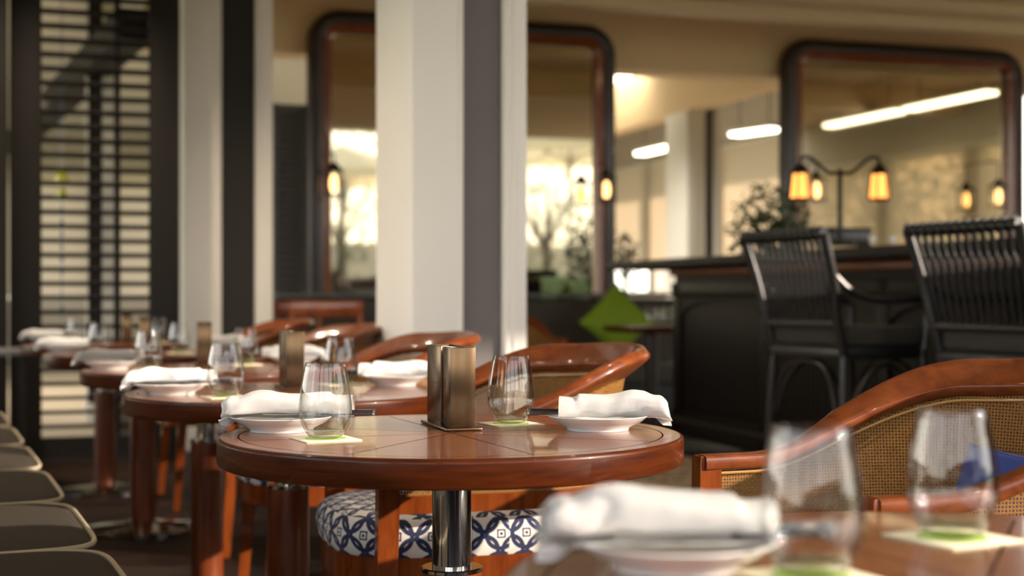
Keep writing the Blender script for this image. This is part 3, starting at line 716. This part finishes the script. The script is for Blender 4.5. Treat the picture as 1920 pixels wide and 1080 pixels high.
# ------------------------------------------------------------------ plates, napkins, cutlery
def make_plate(label, loc):
    bm = BM(); lathe(bm, [(0, .003), (.046, .003), (.050, .0), (.053, .0), (.056, .006), (.074, .014), (.086, .0235), (.0872, .0245), (.0862, .0255), (.073, .0175), (.055, .0095), (0, .0085)], 80)
    o = link('side_plate', bm, 'porcelain', smooth=60); o.location = loc
    return tag(o, label, 'plate', 'white side plates')
def smooth01(x): x = max(0, min(1, x)); return x*x*(3-2*x)
def napkin_bm(seed, L=.215, ay=.036, az=.0195, lift=0.0, flare=1.0, droop=.012, low=0):
    """rolled napkin, axis along +x; the loose end droops at +x"""
    bm = BM(); N = 56; K = 60; rows = []
    rr = random.Random(seed); ph = [rr.uniform(0, 6) for _ in range(6)]
    for i in range(N+1):
        s = i/N; x = (s-.5)*L; row = []
        hump = .16*math.exp(-((s-.68)/.13)**2)-.10*math.exp(-((s-.88)/.06)**2)+.05*math.sin(5*s+ph[0])
        wy = ay*(1+.08*math.sin(4.2*s+ph[1])+.10*flare*smooth01((s-.7)/.2))*(1-.22*max(0, (s-.93)/.07)**2)
        wz = az*(1+hump+.14*smooth01((s-.15)/.03)-.04)*(1-.16*max(0, (s-.93)/.07)**2)
        end = max(0, (s-.86)/.14)
        zc = wz*1.0+.004*math.sin(7*s+ph[2])*0-droop*end**1.6
        for j in range(K+1):
            t = j/K; turns = 2.15; a = -PI/2-.55+2*PI*turns*(1-t)      # from core (t=1) outwards
            rad = 1-.62*t**.9
            n1 = noise.noise(Vector((x*26+seed*7, math.cos(a)*1.2, math.sin(a)*1.2+t*2)))
            n2 = noise.noise(Vector((x*70+seed*3, math.cos(a)*2.4, math.sin(a)*2.4+t*3)))
            k = rad*(1+.10*n1+.035*n2)
            cy = math.cos(a); sy = math.sin(a)
            # super-ellipse for a flattened bundle
            e1 = .78; yy = math.copysign(abs(cy)**e1, cy)*wy*k; zz = math.copysign(abs(sy)**e1, sy)*wz*k
            xx = x+(.004*n1*(s > .9)+(-.007*t if s > .5 else .008*t)-.004*sy*(s > .5))*(abs(s-.5)*2)**2
            row.append(Vector((xx, yy, zc+zz)))
        # loose flap running out over the plate towards -y
        p0 = row[0]; fl = []
        for m in range(7, 0, -1):
            q = m/7; w2 = noise.noise(Vector((x*30+seed*5, q*2, 3.3)))
            fl.append(Vector((p0.x+.002*w2, p0.y-.020*q*(.7+.5*math.sin(3*s+ph[3])), max(.0012, p0.z*(1-q)**1.5)+.0035*abs(w2)*q-.015*q*smooth01((s-.84)/.1))))
        rows.append(fl+row)
    V = [[bm.verts.new(p) for p in r] for r in rows]
    for i in range(N):
        for j in range(len(V[0])-1): bm.faces.new((V[i][j], V[i+1][j], V[i+1][j+1], V[i][j+1]))
    bmesh.ops.solidify(bm, geom=bm.faces[:], thickness=.0014)
    return bm
def make_cutlery(name, parent_label, cat, loc, rz, kind):
    e = thing(name, parent_label, cat, loc, rz)
    bm = BM()
    # handle sticks out at -x; head hidden in the roll
    loft(bm, [[Vector((x, y*w, z*h)) for y, z in ((-1, -.6), (-.6, -1), (.6, -1), (1, -.6), (1, .6), (.6, 1), (-.6, 1), (-1, .6))] for x, w, h in ((-.105, .0042, .0024), (-.103, .0050, .0032), (-.06, .0048, .003), (-.015, .0036, .0026), (-.012, .003, .002))])
    link('handle', bm, 'handle', e)
    bm = BM(); loft(bm, [[Vector((x, y*w, z*h)) for y, z in ((-1, -1), (1, -1), (1, 1), (-1, 1))] for x, w, h in ((-.013, .0034, .0022), (.0, .0036, .002), (.02, .006 if kind == 'knife' else .003, .001), (.065, .0065 if kind == 'knife' else .0035, .0007), (.085, .003 if kind == 'knife' else .009, .0006))])
    link('blade' if kind == 'knife' else 'tines', bm, 'silver', e)
    bm = BM(); loft(bm, [[Vector((x, y*.0052, z*.0034)) for y, z in ((-1, -.6), (-.6, -1), (.6, -1), (1, -.6), (1, .6), (.6, 1), (-.6, 1), (-1, .6))] for x in (-.1035, -.0995)])
    link('end_band', bm, 'silver', e)
    return e
pl_ = [(1, 'left', 528, 808, 540, 0), (1, 'right', 1121, 806, 1150, 1), (2, 'left', 322, 739, 318, 0), (2, 'right', 742, 722, 752, 1), (3, 'left', 208, 692, 203, 0), (3, 'right', 552, 682, 553, 1),
       (4, 'left', 122, 661, 118, 0), (4, 'right', 425, 655, 422, 1), (5, 'left', 88, 641, 80, 0), (0, 'only visible', 1265, 1064, 1236, 0)]
P0 = None; NAPS = {}; KN = None
for i, (ti, side, px, py, npx, flip) in enumerate(pl_):
    p = on(px, py); p.z = TT+.0004
    lab = 'white side plate under the %s napkin on the %s' % (side, tn[ti])
    if P0 is None: P0 = make_plate(lab, p)
    else: dup(P0, p, 0, lab)
    nx = (npx-960)/F*p.y
    var = {(1, 1): 1, (0, 0): 2}.get((ti, flip), 0)
    nl = 'white rolled napkin on the %s plate, %s' % (side, tn[ti])
    nl = nl.replace('only visible plate', 'only plate')
    rz = (PI if not flip else 0)+(-.04 if flip else .06)+(0, .12, .2, .2, .25, .25)[ti]*0
    loc = Vector((nx, p.y, TT+.0215))
    key = (ti, flip) if ti < 2 else ('far', flip)
    if key not in NAPS:
        prm = dict(seed=i+1)
        if (ti, flip) == (1, 0): prm = dict(seed=4, L=.225, az=.0215, droop=.005)
        if (ti, flip) == (1, 1): prm = dict(seed=9, L=.190, az=.0205, droop=.006)
        if ti == 0: prm = dict(seed=6, L=.200, az=.021, droop=.003)
        n = link('rolled_napkin', napkin_bm(**prm), 'napkin', smooth=180); n.location = loc; n.rotation_euler = (0, 0, rz); tag(n, nl, 'napkin', 'rolled white napkins'); NAPS[key] = n
    else: dup(NAPS[key], loc, rz, nl)
    # cutlery tucked in the roll, handles toward the middle of the table
    if ti in (0, 1, 2, 3):
        s = 1 if flip else -1
        for k, (nm, kind, dy, dz, da) in enumerate((('table_knife', 'knife', -.012, .0075, .03), ('table_fork', 'fork', .006, .010, -.05))):
            loc2 = Vector((nx-s*.045, p.y+dy, TT+.0225+dz)); r2 = rz+da
            la = 'black-handled %s tucked in the %s napkin on the %s' % (kind, side, tn[ti])
            la = la.replace('only visible ', '')
            if (ti, flip) == (1, 0) or KN is None or kind not in KN:
                KN = KN or {}
                KN[kind] = make_cutlery(nm, la, kind, loc2, r2, kind)
            else: dup(KN[kind], loc2, r2, la)

# ------------------------------------------------------------------ dining chairs
def smooth01(x): x = max(0, min(1, x)); return x*x*(3-2*x)
def chair_plan(t, off=0.0):
    """t in [-1,1] from one arm front round the back to the other; returns (x, y, nx, ny) outward normal"""
    s = abs(t); W = .285; D = .27
    if s > .60:
        k = (s-.60)/.40; x = W-.012*k*k; y = .02-.29*k; nx, ny = 1, 0
    else:
        a = (1-s/.60)*PI/2; x = W*math.cos(a)**.86 if math.cos(a) > 0 else 0; y = .02+D*math.sin(a)**.92 if a > 0 else .02
        nx, ny = math.cos(a)/W, math.sin(a)/D
        l = math.hypot(nx, ny); nx /= l; ny /= l
    sg = 1 if t >= 0 else -1
    return sg*(x+nx*off), y+ny*off, sg*nx, ny
def rimz(t):
    s = abs(t); return .650+.142*smooth01((.86-s)/.58)+.010*smooth01((.3-s)/.3)
def make_chair(label, loc, rz):
    e = thing('cane_armchair', label, 'chair', loc, rz, 'curved cane-back armchairs')
    N = 90; secs = []
    for i in range(N+1):
        t = -1+2*i/N; x, y, nx, ny = chair_plan(t); z = rimz(t); b = smooth01((.80-abs(t))/.45)
        w = .022+.019*b; h = .0135+.0015*b; til = math.radians(38)*b
        ax = Vector((nx*math.cos(til), ny*math.cos(til), math.sin(til))); up = Vector((-nx*math.sin(til), -ny*math.sin(til), math.cos(til)))
        lean = .045*b; c = Vector((x+nx*lean, y+ny*lean, z))
        n = 20; secs.append([c+ax*w*math.copysign(abs(math.cos(q))**.42, math.cos(q))+up*h*math.copysign(abs(math.sin(q))**.42, math.sin(q)) for q in [2*PI*k/n for k in range(n)]])
    bm = BM(); loft(bm, secs); link('top_rail', bm, 'wood_rail', e, smooth=60)
    # lower rail
    zr = .53; secs = []
    for i in range(N+1):
        t = -1+2*i/N; x, y, nx, ny = chair_plan(t, -.004); a = Vector((nx, ny, 0)); c = Vector((x, y, zr))
        secs.append([c+a*.013+Vector((0, 0, .017)), c-a*.013+Vector((0, 0, .017)), c-a*.013-Vector((0, 0, .017)), c+a*.013-Vector((0, 0, .017))])
    bm = BM(); loft(bm, secs); bmesh.ops.bevel(bm, geom=[x for x in bm.edges], offset=.003, segments=1, affect='EDGES') if False else None; link('lower_rail', bm, 'wood', e)
    # cane panel
    bm = BM(); ul = bm.loops.layers.uv.new('UVMap'); cols = []; L = 0; prev = None; K = 8
    for i in range(N+1):
        t = -.965+1.93*i/N; x, y, nx, ny = chair_plan(t, -.004); b = smooth01((.80-abs(t))/.45)
        if prev is not None: L += math.hypot(x-prev[0], y-prev[1])
        prev = (x, y); z0 = zr; z1 = rimz(t)-.008-.012*b; col = []
        for k in range(K+1):
            q = k/K; lean = (.045*b-.010*b)*q**1.4; z = z0+(z1-z0)*q
            col.append((bm.verts.new((x+nx*lean, y+ny*lean, z)), (L, z)))
        cols.append(col)
    for i in range(N):
        for k in range(K):
            q = [cols[i][k], cols[i+1][k], cols[i+1][k+1], cols[i][k+1]]; f = bm.faces.new([a[0] for a in q])
            for lp, a in zip(f.loops, q): lp[ul].uv = a[1]
    link('cane_panel', bm, 'cane', e, smooth=180)
    # beading under the rim
    bm = BM(); pts = []
    for i in range(N+1):
        t = -.955+1.91*i/N; x, y, nx, ny = chair_plan(t, -.004); b = smooth01((.80-abs(t))/.45); le = .045*b-.016*b
        pts.append((x+nx*le-nx*.004, y+ny*le-ny*.004, rimz(t)-.019-.022*b))
    tube(bm, pts, .0028, 6); pts2 = [(chair_plan(-.955+1.91*i/N, -.009)[0], chair_plan(-.955+1.91*i/N, -.009)[1], zr+.019) for i in range(N+1)]
    tube(bm, pts2, .0025, 6); link('beading', bm, 'cane_bead', e)
    # seat frame
    outl = []; n = 72
    def seat_r(a, k=1.0):
        c, s = math.cos(a), math.sin(a); ex = .62
        x = .243*math.copysign(abs(c)**ex, c); y = math.copysign(abs(s)**ex, s); y = y*.235 if s > 0 else y*.335
        return x*k, y*k
    bm = BM(); a = [seat_r(2*PI*i/n, .985) for i in range(n)]; prism(bm, a, .36, .415); link('seat_frame', bm, 'wood', e)
    # seat cushion with its own uv for the print
    bm = BM(); ul = bm.loops.layers.uv.new('UVMap'); Z0, Z1 = .413, .500
    prof = [(0.0, Z1+.008), (.35, Z1+.007), (.7, Z1+.004), (.9, Z1-.001), (.97, Z1-.008), (1.0, Z1-.018), (1.02, (Z0+Z1)/2), (1.0, Z0+.012), (.97, Z0)]
    rings = []; peri = [0]
    base = [seat_r(2*PI*i/n) for i in range(n+1)]
    for i in range(n): peri.append(peri[-1]+math.hypot(base[i+1][0]-base[i][0], base[i+1][1]-base[i][1]))
    cen = None
    for k, (f, z) in enumerate(prof):
        if f == 0: rings.append([bm.verts.new((0, -.04, z))]); continue
        rings.append([bm.verts.new((base[i][0]*f, -.04*(1-f)+base[i][1]*f, z)) for i in range(n)])
    for k in range(len(prof)-1):
        A, B = rings[k], rings[k+1]; side = prof[k][0] >= .97
        for i in range(n):
            j = (i+1) % n
            vs = [A[0], B[i], B[j]] if len(A) == 1 else [A[i], B[i], B[j], A[j]]
            f = bm.faces.new(vs)
            for lp in f.loops:
                co = lp.vert.co
                if not side: lp[ul].uv = (co.x, co.y)
                else:
                    idx = i+1 if (lp.vert is A[j if len(A) > 1 else 0] or lp.vert is B[j]) else i
                    lp[ul].uv = (peri[idx], co.z-.004)
    link('seat_cushion', bm, 'seat', e, smooth=80)
    # legs
    for sx in (-1, 1):
        bm = BM(); x, y, _, _ = chair_plan(sx*.985)
        S = lambda cx, cy, z, a, b: [Vector((cx-a, cy-b, z)), Vector((cx+a, cy-b, z)), Vector((cx+a, cy+b, z)), Vector((cx-a, cy+b, z))]
        loft(bm, [S(x+sx*.012, y-.030, 0, .013, .014), S(x, y-.004, .36, .016, .020), S(x, y, .55, .017, .021), S(x, y, .655, .0175, .020), S(x, y, .662, .015, .017)])
        link('front_leg', bm, 'wood', e, smooth=30)
        bm = BM(); x, y, _, _ = chair_plan(sx*.36, -.01)
        loft(bm, [S(x+sx*.02, y+.06, 0, .012, .013), S(x, y+.005, .36, .017, .018), S(x, y, .535, .015, .015)]); link('rear_leg', bm, 'wood', e, smooth=30)
    return e
M_['cane_bead'] = plain('golden_cane_bead', (.38, .19, .05), .35, coat=.3)
CR = -math.radians(90-TH*57.2958)          # local +y (the back) turned to +v
c1 = make_chair('cane-back wooden armchair behind the sharp centre table', Vector((-.08, 3.12, 0)), CR)
dup(c1, Vector((.67, 2.30, 0)), CR, 'large cane-back armchair in the right foreground, cut by the frame')
dup(c1, Vector((-.47, 4.19, 0)), CR, 'cane-back armchair just left of the large pillar, partly behind the menu holder')
dup(c1, Vector((-.86, 5.48, 0)), CR+.05, 'cane-back armchair touching the left edge of the large pillar in view')
dup(c1, Vector((-1.30, 6.6, 0)), CR+.05, 'cane-back armchair in front of the charcoal-panelled pillar')
dup(c1, Vector((-.02, 9.35, 0)), CR+1.9, 'cane-back armchair near the back banquette, right of the large pillar')
for nm, lab, at_, in (('lumbar_cushion', 'royal blue cushion on the seat of the right foreground armchair', (.67, 2.30)), ('lumbar_cushion', 'royal blue cushion on the armchair behind the sharp centre table', (-.08, 3.12))):
    bm = pillow_bm(.36, .17, .10, 10); bmesh.ops.rotate(bm, verts=bm.verts, matrix=Matrix.Rotation(-.28, 3, 'X')); bmesh.ops.translate(bm, verts=bm.verts, vec=(0, .185, .598))
    o = link(nm, bm, 'blue', smooth=80); o.location = (at_[0], at_[1], 0); o.rotation_euler = (0, 0, CR); tag(o, lab, 'cushion', 'blue chair cushions')

# ------------------------------------------------------------------ bar stools
def make_stool(label, loc, rz):
    e = thing('bar_stool', label, 'bar stool', loc, rz, 'black rattan bar stools')
    W = .25
    # local: back at +y, faces -y
    for s in (-1, 1):
        bm = BM(); tube(bm, spline([(s*(W-.01), .20, .70), (s*(W+.0), .235, .84), (s*(W+.02), .27, 1.0), (s*(W+.035), .33, 1.19)]), .020, 10); link('back_post', bm, 'rattan', e)
    bm = BM(); tube(bm, [(-W-.035, .33, 1.19), (W+.035, .33, 1.19)], .021, 12)
    for k in range(13):
        x = -W-.02+(2*W+.04)*k/12
        bmesh.ops.create_cone  # rings of cane wrapped round the rail
        pts = [(x+.006*math.sin(q), .33+.0245*math.cos(q), 1.19+.0245*math.sin(q)) for q in [2*PI*j/12 for j in range(12)]]
        tube(bm, pts, .0055, 5, closed=True)
    link('top_rail', bm, 'rattan', e)
    bm = BM(); tube(bm, [(-W, .232, .825), (W, .232, .825)], .017, 10); link('lower_back_rail', bm, 'rattan', e)
    for k in range(12):
        x = -W+.025+(2*W-.05)*k/11
        bm = BM(); tube(bm, spline([(x*.93, .232, .825), (x*.97, .262, .95), (x, .283, 1.06), (x*1.02+.012, .295, 1.10), (x*1.06+.0, .33, 1.185)]), .0085, 7); link('spindle', bm, 'rattan', e)
    for s in (-1, 1):
        bm = BM(); tube(bm, spline([(s*(W+.02), .275, 1.03), (s*(W+.03), .20, .965), (s*(W+.04), .08, .925), (s*(W+.04), -.10, .925), (s*(W+.02), -.20, .915), (s*(W+.0), -.22, .86), (s*W, -.20, .72)]), .015, 9); link('arm', bm, 'rattan', e)
    bm = BM(); box(bm, (0, .0, .775), (2*W-.03, .43, .085), bev=.025, segs=3); link('seat_cushion', bm, 'stool_fabric', e)
    bm = BM(); box(bm, (0, .0, .708), (2*W, .45, .05), bev=.012)
    link('seat_frame', bm, 'rattan', e)
    for sx in (-1, 1):
        for sy in (-1, 1):
            bm = BM(); tube(bm, [(sx*(W-.01), sy*.20, .72), (sx*(W+.03), sy*.235, 0)], [.017, .014], 10); link('leg', bm, 'rattan', e)
    for sy in (-1, 1):
        bm = BM(); tube(bm, spline([(-W-.01, sy*.222, .28), (-W+.05, sy*.215, .52), (-W+.12, sy*.208, .64), (0, sy*.205, .67), (W-.12, sy*.208, .64), (W-.05, sy*.215, .52), (W+.01, sy*.222, .28)]), .011, 7); link('arched_brace', bm, 'rattan', e)
    for sx in (-1, 1):
        bm = BM(); tube(bm, spline([(sx*(W+.015), -.222, .28), (sx*(W+.005), -.14, .55), (sx*(W), 0, .66), (sx*(W+.005), .14, .55), (sx*(W+.015), .222, .28)]), .011, 7); link('arched_brace', bm, 'rattan', e)
    bm = BM(); q = .23
    for a, b in (((-1, -1), (1, -1)), ((1, -1), (1, 1)), ((1, 1), (-1, 1)), ((-1, 1), (-1, -1))):
        tube(bm, [(a[0]*(W+.02), a[1]*.228, q), (b[0]*(W+.02), b[1]*.228, q)], .012, 7)
    link('footrest', bm, 'rattan', e)
    return e
# facing the bar: local -y -> +v, i.e. local +y -> -v, turned toward the viewer
s1 = make_stool('black rattan bar stool at the bar, the left one of the two', Vector((1.42, 6.03, 0)), math.radians(114))
dup(s1, Vector((1.92, 5.28, 0)), math.radians(115), 'black rattan bar stool at the bar, the nearer right one')

# ------------------------------------------------------------------ bench along the left
bd = Vector((-.42, 1, 0)).normalized(); bn = Vector((bd.y, -bd.x, 0))        # bd away from viewer, bn toward the tables
edge0 = Vector((-.685, 2.504, 0)); br = math.atan2(bd.y, bd.x)-PI/2
ys = [1.50, 2.14, 2.78, 3.40, 4.03, 4.68, 5.36, 6.05]
def edge_at(Y): return edge0+bd*((Y-edge0.y)/bd.y)
e = thing('bench_seat', 'dark built-in bench base under the grey cushions on the left', 'bench', edge_at(4.0)-bn*.33, br)
Lb = (edge_at(6.05)-edge_at(1.50)).length
mid = (edge_at(6.05)+edge_at(1.50))/2-bn*.33; e.location = mid
bm = BM(); box(bm, (0, 0, .16), (.58, Lb, .32)); link('plinth', bm, 'bench', e, smooth=0)
bm = BM(); box(bm, (-.36, 0, .44), (.12, Lb, .88), bev=.03); link('backrest', bm, 'cushion_fabric', e)
def sup(a, ex): c, s = math.cos(a), math.sin(a); return math.copysign(abs(c)**ex, c), math.copysign(abs(s)**ex, s)
def make_cushion(label, c, w, d, n=96):
    e = thing('seat_cushion', label, 'cushion', c, br, 'grey bench cushions with cream piping')
    bm = BM(); rings = []; H = .13
    for f, z in ((0, H+.022), (.4, H+.020), (.7, H+.014), (.88, H+.006), (.97, H-.002), (1.0, H-.012), (1.012, H*.5), (1.0, .012), (.97, .0), (0, 0)):
        if f == 0: rings.append([bm.verts.new((0, 0, z))])
        else: rings.append([bm.verts.new((sup(2*PI*i/n, .28)[0]*d/2*f, sup(2*PI*i/n, .28)[1]*w/2*f, z)) for i in range(n)])
    for A, B in zip(rings[:-1], rings[1:]):
        for i in range(n):
            j = (i+1) % n
            if len(A) == 1: bm.faces.new((A[0], B[i], B[j]))
            elif len(B) == 1: bm.faces.new((A[i], A[j], B[0]))
            else: bm.faces.new((A[i], A[j], B[j], B[i]))
    link('cushion_body', bm, 'cushion_fabric', e, smooth=80)
    bm = BM(); tube(bm, [(sup(2*PI*i/n, .28)[0]*d/2, sup(2*PI*i/n, .28)[1]*w/2, H-.004) for i in range(n)], .0055, 7, closed=True); link('piping', bm, 'piping', e)
    return e
cl = ['below the frame edge, nearest the viewer', 'nearest fully seen one at the lower left corner', 'second one from the viewer', 'third one from the viewer', 'fourth one from the viewer', 'fifth one from the viewer', 'last one near the louvred screen']
for i in range(len(ys)-1):
    a = edge_at(ys[i]); b = edge_at(ys[i+1]); w = (b-a).length-.008; c = (a+b)/2-bn*.31; c.z = .321
    if i in (5, 6): pass
    make_cushion('grey bench cushion with cream piping, '+cl[i], c, w, .62)

# console at far left
p = Vector(((10-960)/F*7.3, 7.3, 0)); e = thing('side_console', 'dark console with a grey top at the far left edge', 'console', p, TH)
bm = BM(); box(bm, (-.10, 0, .655), (.42, .4, .03), bev=.004); link('top', bm, 'shutter', e)
bm = BM()
for x in (-.28, .08):
    for y in (-.17, .17): box(bm, (x, y, .32), (.03, .03, .64))
box(bm, (-.1, 0, .12), (.38, .36, .02)); link('frame', bm, 'iron', e, smooth=0)

# ------------------------------------------------------------------ far dining furniture
def far_table(label, px, Y, z=.72, w=.8):
    X = (px-960)/F*Y; e = thing('far_dining_table', label, 'table', (X, Y, 0), TH)
    bm = BM(); box(bm, (0, 0, z-.02), (w, w, .04), bev=.006); link('tabletop', bm, 'wood_edge', e)
    bm = BM(); lathe(bm, [(0, z-.04), (.04, z-.04), (.04, .03), (.22, .02), (.22, 0), (0, 0)], 32); link('pedestal', bm, 'dark_wood', e)
    return X, Y
far_table('square wooden table in front of the back banquette beside the green cushion', 1222, 9.5, .74, .5)
k = 0
for px, dY, lab in ((1222, 9.42, 'far stemware glass, left one by the green cushion'), (1236, 9.5, 'far stemware glass, middle one by the green cushion'), (1249, 9.38, 'far stemware glass, right one nearest the bar')):
    dup(G0, Vector(((px-960)/F*dY, dY, .742)), 0, lab, group='glasses on the far square table')
def far_chair(label, px, Y, rz, h=.9):
    X = (px-960)/F*Y; e = thing('wooden_chair', label, 'chair', (X, Y, 0), rz)
    bm = BM()
    for s in (-1, 1): tube(bm, [(s*.23, .22, 0), (s*.22, .2, .45), (s*.23, .26, h)], .018, 8); tube(bm, [(s*.23, -.22, 0), (s*.22, -.2, .45)], .018, 8)
    link('legs', bm, 'red_wood', e)
    bm = BM(); box(bm, (0, .25, h-.04), (.50, .03, .10), bev=.008); box(bm, (0, .235, h-.22), (.44, .02, .04), bev=.006); link('back_rails', bm, 'red_wood', e)
    bm = BM(); box(bm, (0, 0, .46), (.48, .46, .06), bev=.02); link('seat', bm, 'dark_wood', e)
far_chair('dark red wooden chair behind the row, nearer the tall mirror', 640, 8.7, TH+.2)
far_chair('dark red wooden chair right of the charcoal-panelled pillar', 530, 9.0, TH-.2)
# carpet
bm = BM(); prism(bm, [uv(1.2, 1.05), uv(1.2, 3.5), uv(9.3, 3.5), uv(9.3, 1.9), uv(4.2, 1.35)], .0, .003); o = link('carpet', bm, 'carpet', smooth=0); tag(o, 'dark patterned carpet with tan figures between tables and bar', 'carpet')

# ------------------------------------------------------------------ terrace behind the viewer (what the mirrors show)
def parasol(label, p, r, h, rz=0):
    e = thing('terrace_parasol', label, 'parasol', p, rz, 'terrace parasols')
    bm = BM(); n = 8; ring = [(r*math.cos(2*PI*i/n), r*math.sin(2*PI*i/n)) for i in range(n)]
    top = bm.verts.new((0, 0, h+.55)); mid = [bm.verts.new((x*.5, y*.5, h+.32)) for x, y in ring]; out = [bm.verts.new((x, y, h)) for x, y in ring]; lo = [bm.verts.new((x*1.0, y*1.0, h-.16)) for x, y in ring]
    for i in range(n):
        j = (i+1) % n; bm.faces.new((top, mid[i], mid[j])); bm.faces.new((mid[i], out[i], out[j], mid[j])); bm.faces.new((out[i], lo[i], lo[j], out[j]))
    bmesh.ops.solidify(bm, geom=bm.faces[:], thickness=.01); link('canopy', bm, 'canvas', e, smooth=0)
    bm = BM(); tube(bm, [(0, 0, 0), (0, 0, h+.5)], .035, 10)
    for x, y in ring: tube(bm, [(0, 0, h+.45), (x, y, h-.03)], .014, 5); tube(bm, [(0, 0, h-.3), (x*.5, y*.5, h+.25)], .012, 5)
    link('frame', bm, 'iron', e)
M_['canvas'] = blind_mat('cream_canvas', (.8, .74, .6), .45)
parasol('cream terrace parasol reflected at the right side of the tall mirror', uv(-6.5, 9.9, -.02), 1.9, 3.9, .3)
parasol('cream terrace parasol reflected at the left side of the tall mirror', uv(-6.3, 5.2, -.02), 1.4, 3.3, .1)
def hedge(label, u, v0, v1, h, seed):
    rnd = random.Random(seed); L = v1-v0; e = thing('hedge', label, 'hedge', uv(u, (v0+v1)/2, -.02), TH)
    bm = BM(); box(bm, (0, 0, h*.45), (L, .35, h*.9), bev=.05); link('dense_core', bm, 'leaf', e)
    bm = BM(); leafy(bm, (0, 0, h*.55), (L/2, .38, h*.5), int(900*L/3), .14, rnd); o = link('leaves', bm, 'leaf', e, smooth=0)
hedge('clipped dark hedge on the terrace reflected low in the tall mirror', -5.2, 3.2, 7.4, 1.25, 5)
hedge('second clipped hedge on the terrace reflected low at the right of the tall mirror', -5.4, 7.8, 12.4, 1.5, 6)
tree('slender terrace tree reflected at the left of the tall mirror', uv(-9.2, 5.7, -.1), 4.6, 1.3, 8, 900)
tree('slender terrace tree reflected at the right of the tall mirror', uv(-9.2, 10.3, -.1), 4.4, 1.1, 9, 700)

# ------------------------------------------------------------------ unseen downlights added to brighten the row and far rooms
DL = ['above the sharp centre table', 'above the chair side of the second table', 'above the bench opposite the third table', 'above the bench side of the fourth table', 'in front of the louvred screen', 'in front of the charcoal-panelled pillar', 'left one behind the louvred screen', 'right one behind the louvred screen', 'just beyond the gap between the mirrors', 'farther one beyond the gap between the mirrors']
for k, (u, v, w) in enumerate(((.4, 1.9, 60), (2.6, 2.2, 90), (3.6, -.9, 90), (5.6, -.6, 190), (7.2, .0, 230), (6.7, 1.7, 220), (13.0, -2.6, 420), (14.0, -.6, 420), (12.2, 4.2, 420), (15.5, 4.8, 500))):
    e = thing('fill_downlight', 'unseen downlight added as fill light '+DL[k], 'light', uv(u, v, 3.3), 0, 'added fill downlights')
    bm = BM(); lathe(bm, [(.045, -.004), (.062, -.006), (.062, .01), (.045, .01)], 32, closed=True); link('trim_ring', bm, 'pillar_white', e)
    ld = bpy.data.lights.new('fill_lamp', 'SPOT'); ld.energy = w; ld.color = (1.0, .80, .58) if k < 8 else (1.0, .93, .80); ld.spot_size = math.radians(125); ld.spot_blend = .7; ld.shadow_soft_size = .04
    lo = bpy.data.objects.new('fill_lamp', ld); C.objects.link(lo); lo.parent = e; lo.location = (0, 0, -.01)
# pale sheets added to bounce light; yellow ornament hanging beyond the louvred screen
bm = BM(); prism(bm, [uv(9.2, -7), uv(9.2, .4), uv(20.5, .4), uv(20.5, -7)], .0, .012); o = link('bounce_sheet', bm, 'wall_cream', smooth=0); tag(o, 'pale sheet added to bounce light beyond the louvred screen', 'bounce sheet')
bm = BM(); prism(bm, [uv(10.9, 1.2), uv(10.9, 7.4), uv(21, 7.4), uv(21, 1.2)], .0, .012); o = link('bounce_sheet', bm, 'wall_cream', smooth=0); tag(o, 'pale sheet added to bounce light in the far room behind the bar', 'bounce sheet')
q = pu(116, 9.6); e = thing('hanging_ornament', 'yellow glass ornament hanging behind the louvred screen', 'ornament', (q.x, q.y, CAMZ+(HY-335)/F*q.y))
M_['yellow'] = plain('yellow_glass', (.75, .72, .08), .2, coat=.5); M_['blue_bead'] = plain('blue_glass', (.02, .16, .4), .2, coat=.5)
bm = BM(); lathe(bm, [(0, .05), (.03, .04), (.042, 0), (.03, -.04), (0, -.05)], 20); lathe(bm, [(0, .04), (.026, .03), (.034, 0), (.026, -.03), (0, -.04)], 20, (0, 0, -.1)); link('glass_beads', bm, 'yellow', e)
bm = BM()
for k in range(9): lathe(bm, [(0, .02), (.014, 0), (0, -.02)], 10, (0, 0, -.2-.08*k))
tube(bm, [(0, 0, 3.3-e.location.z), (0, 0, -.9)], .003, 5); link('bead_string', bm, 'blue_bead', e)
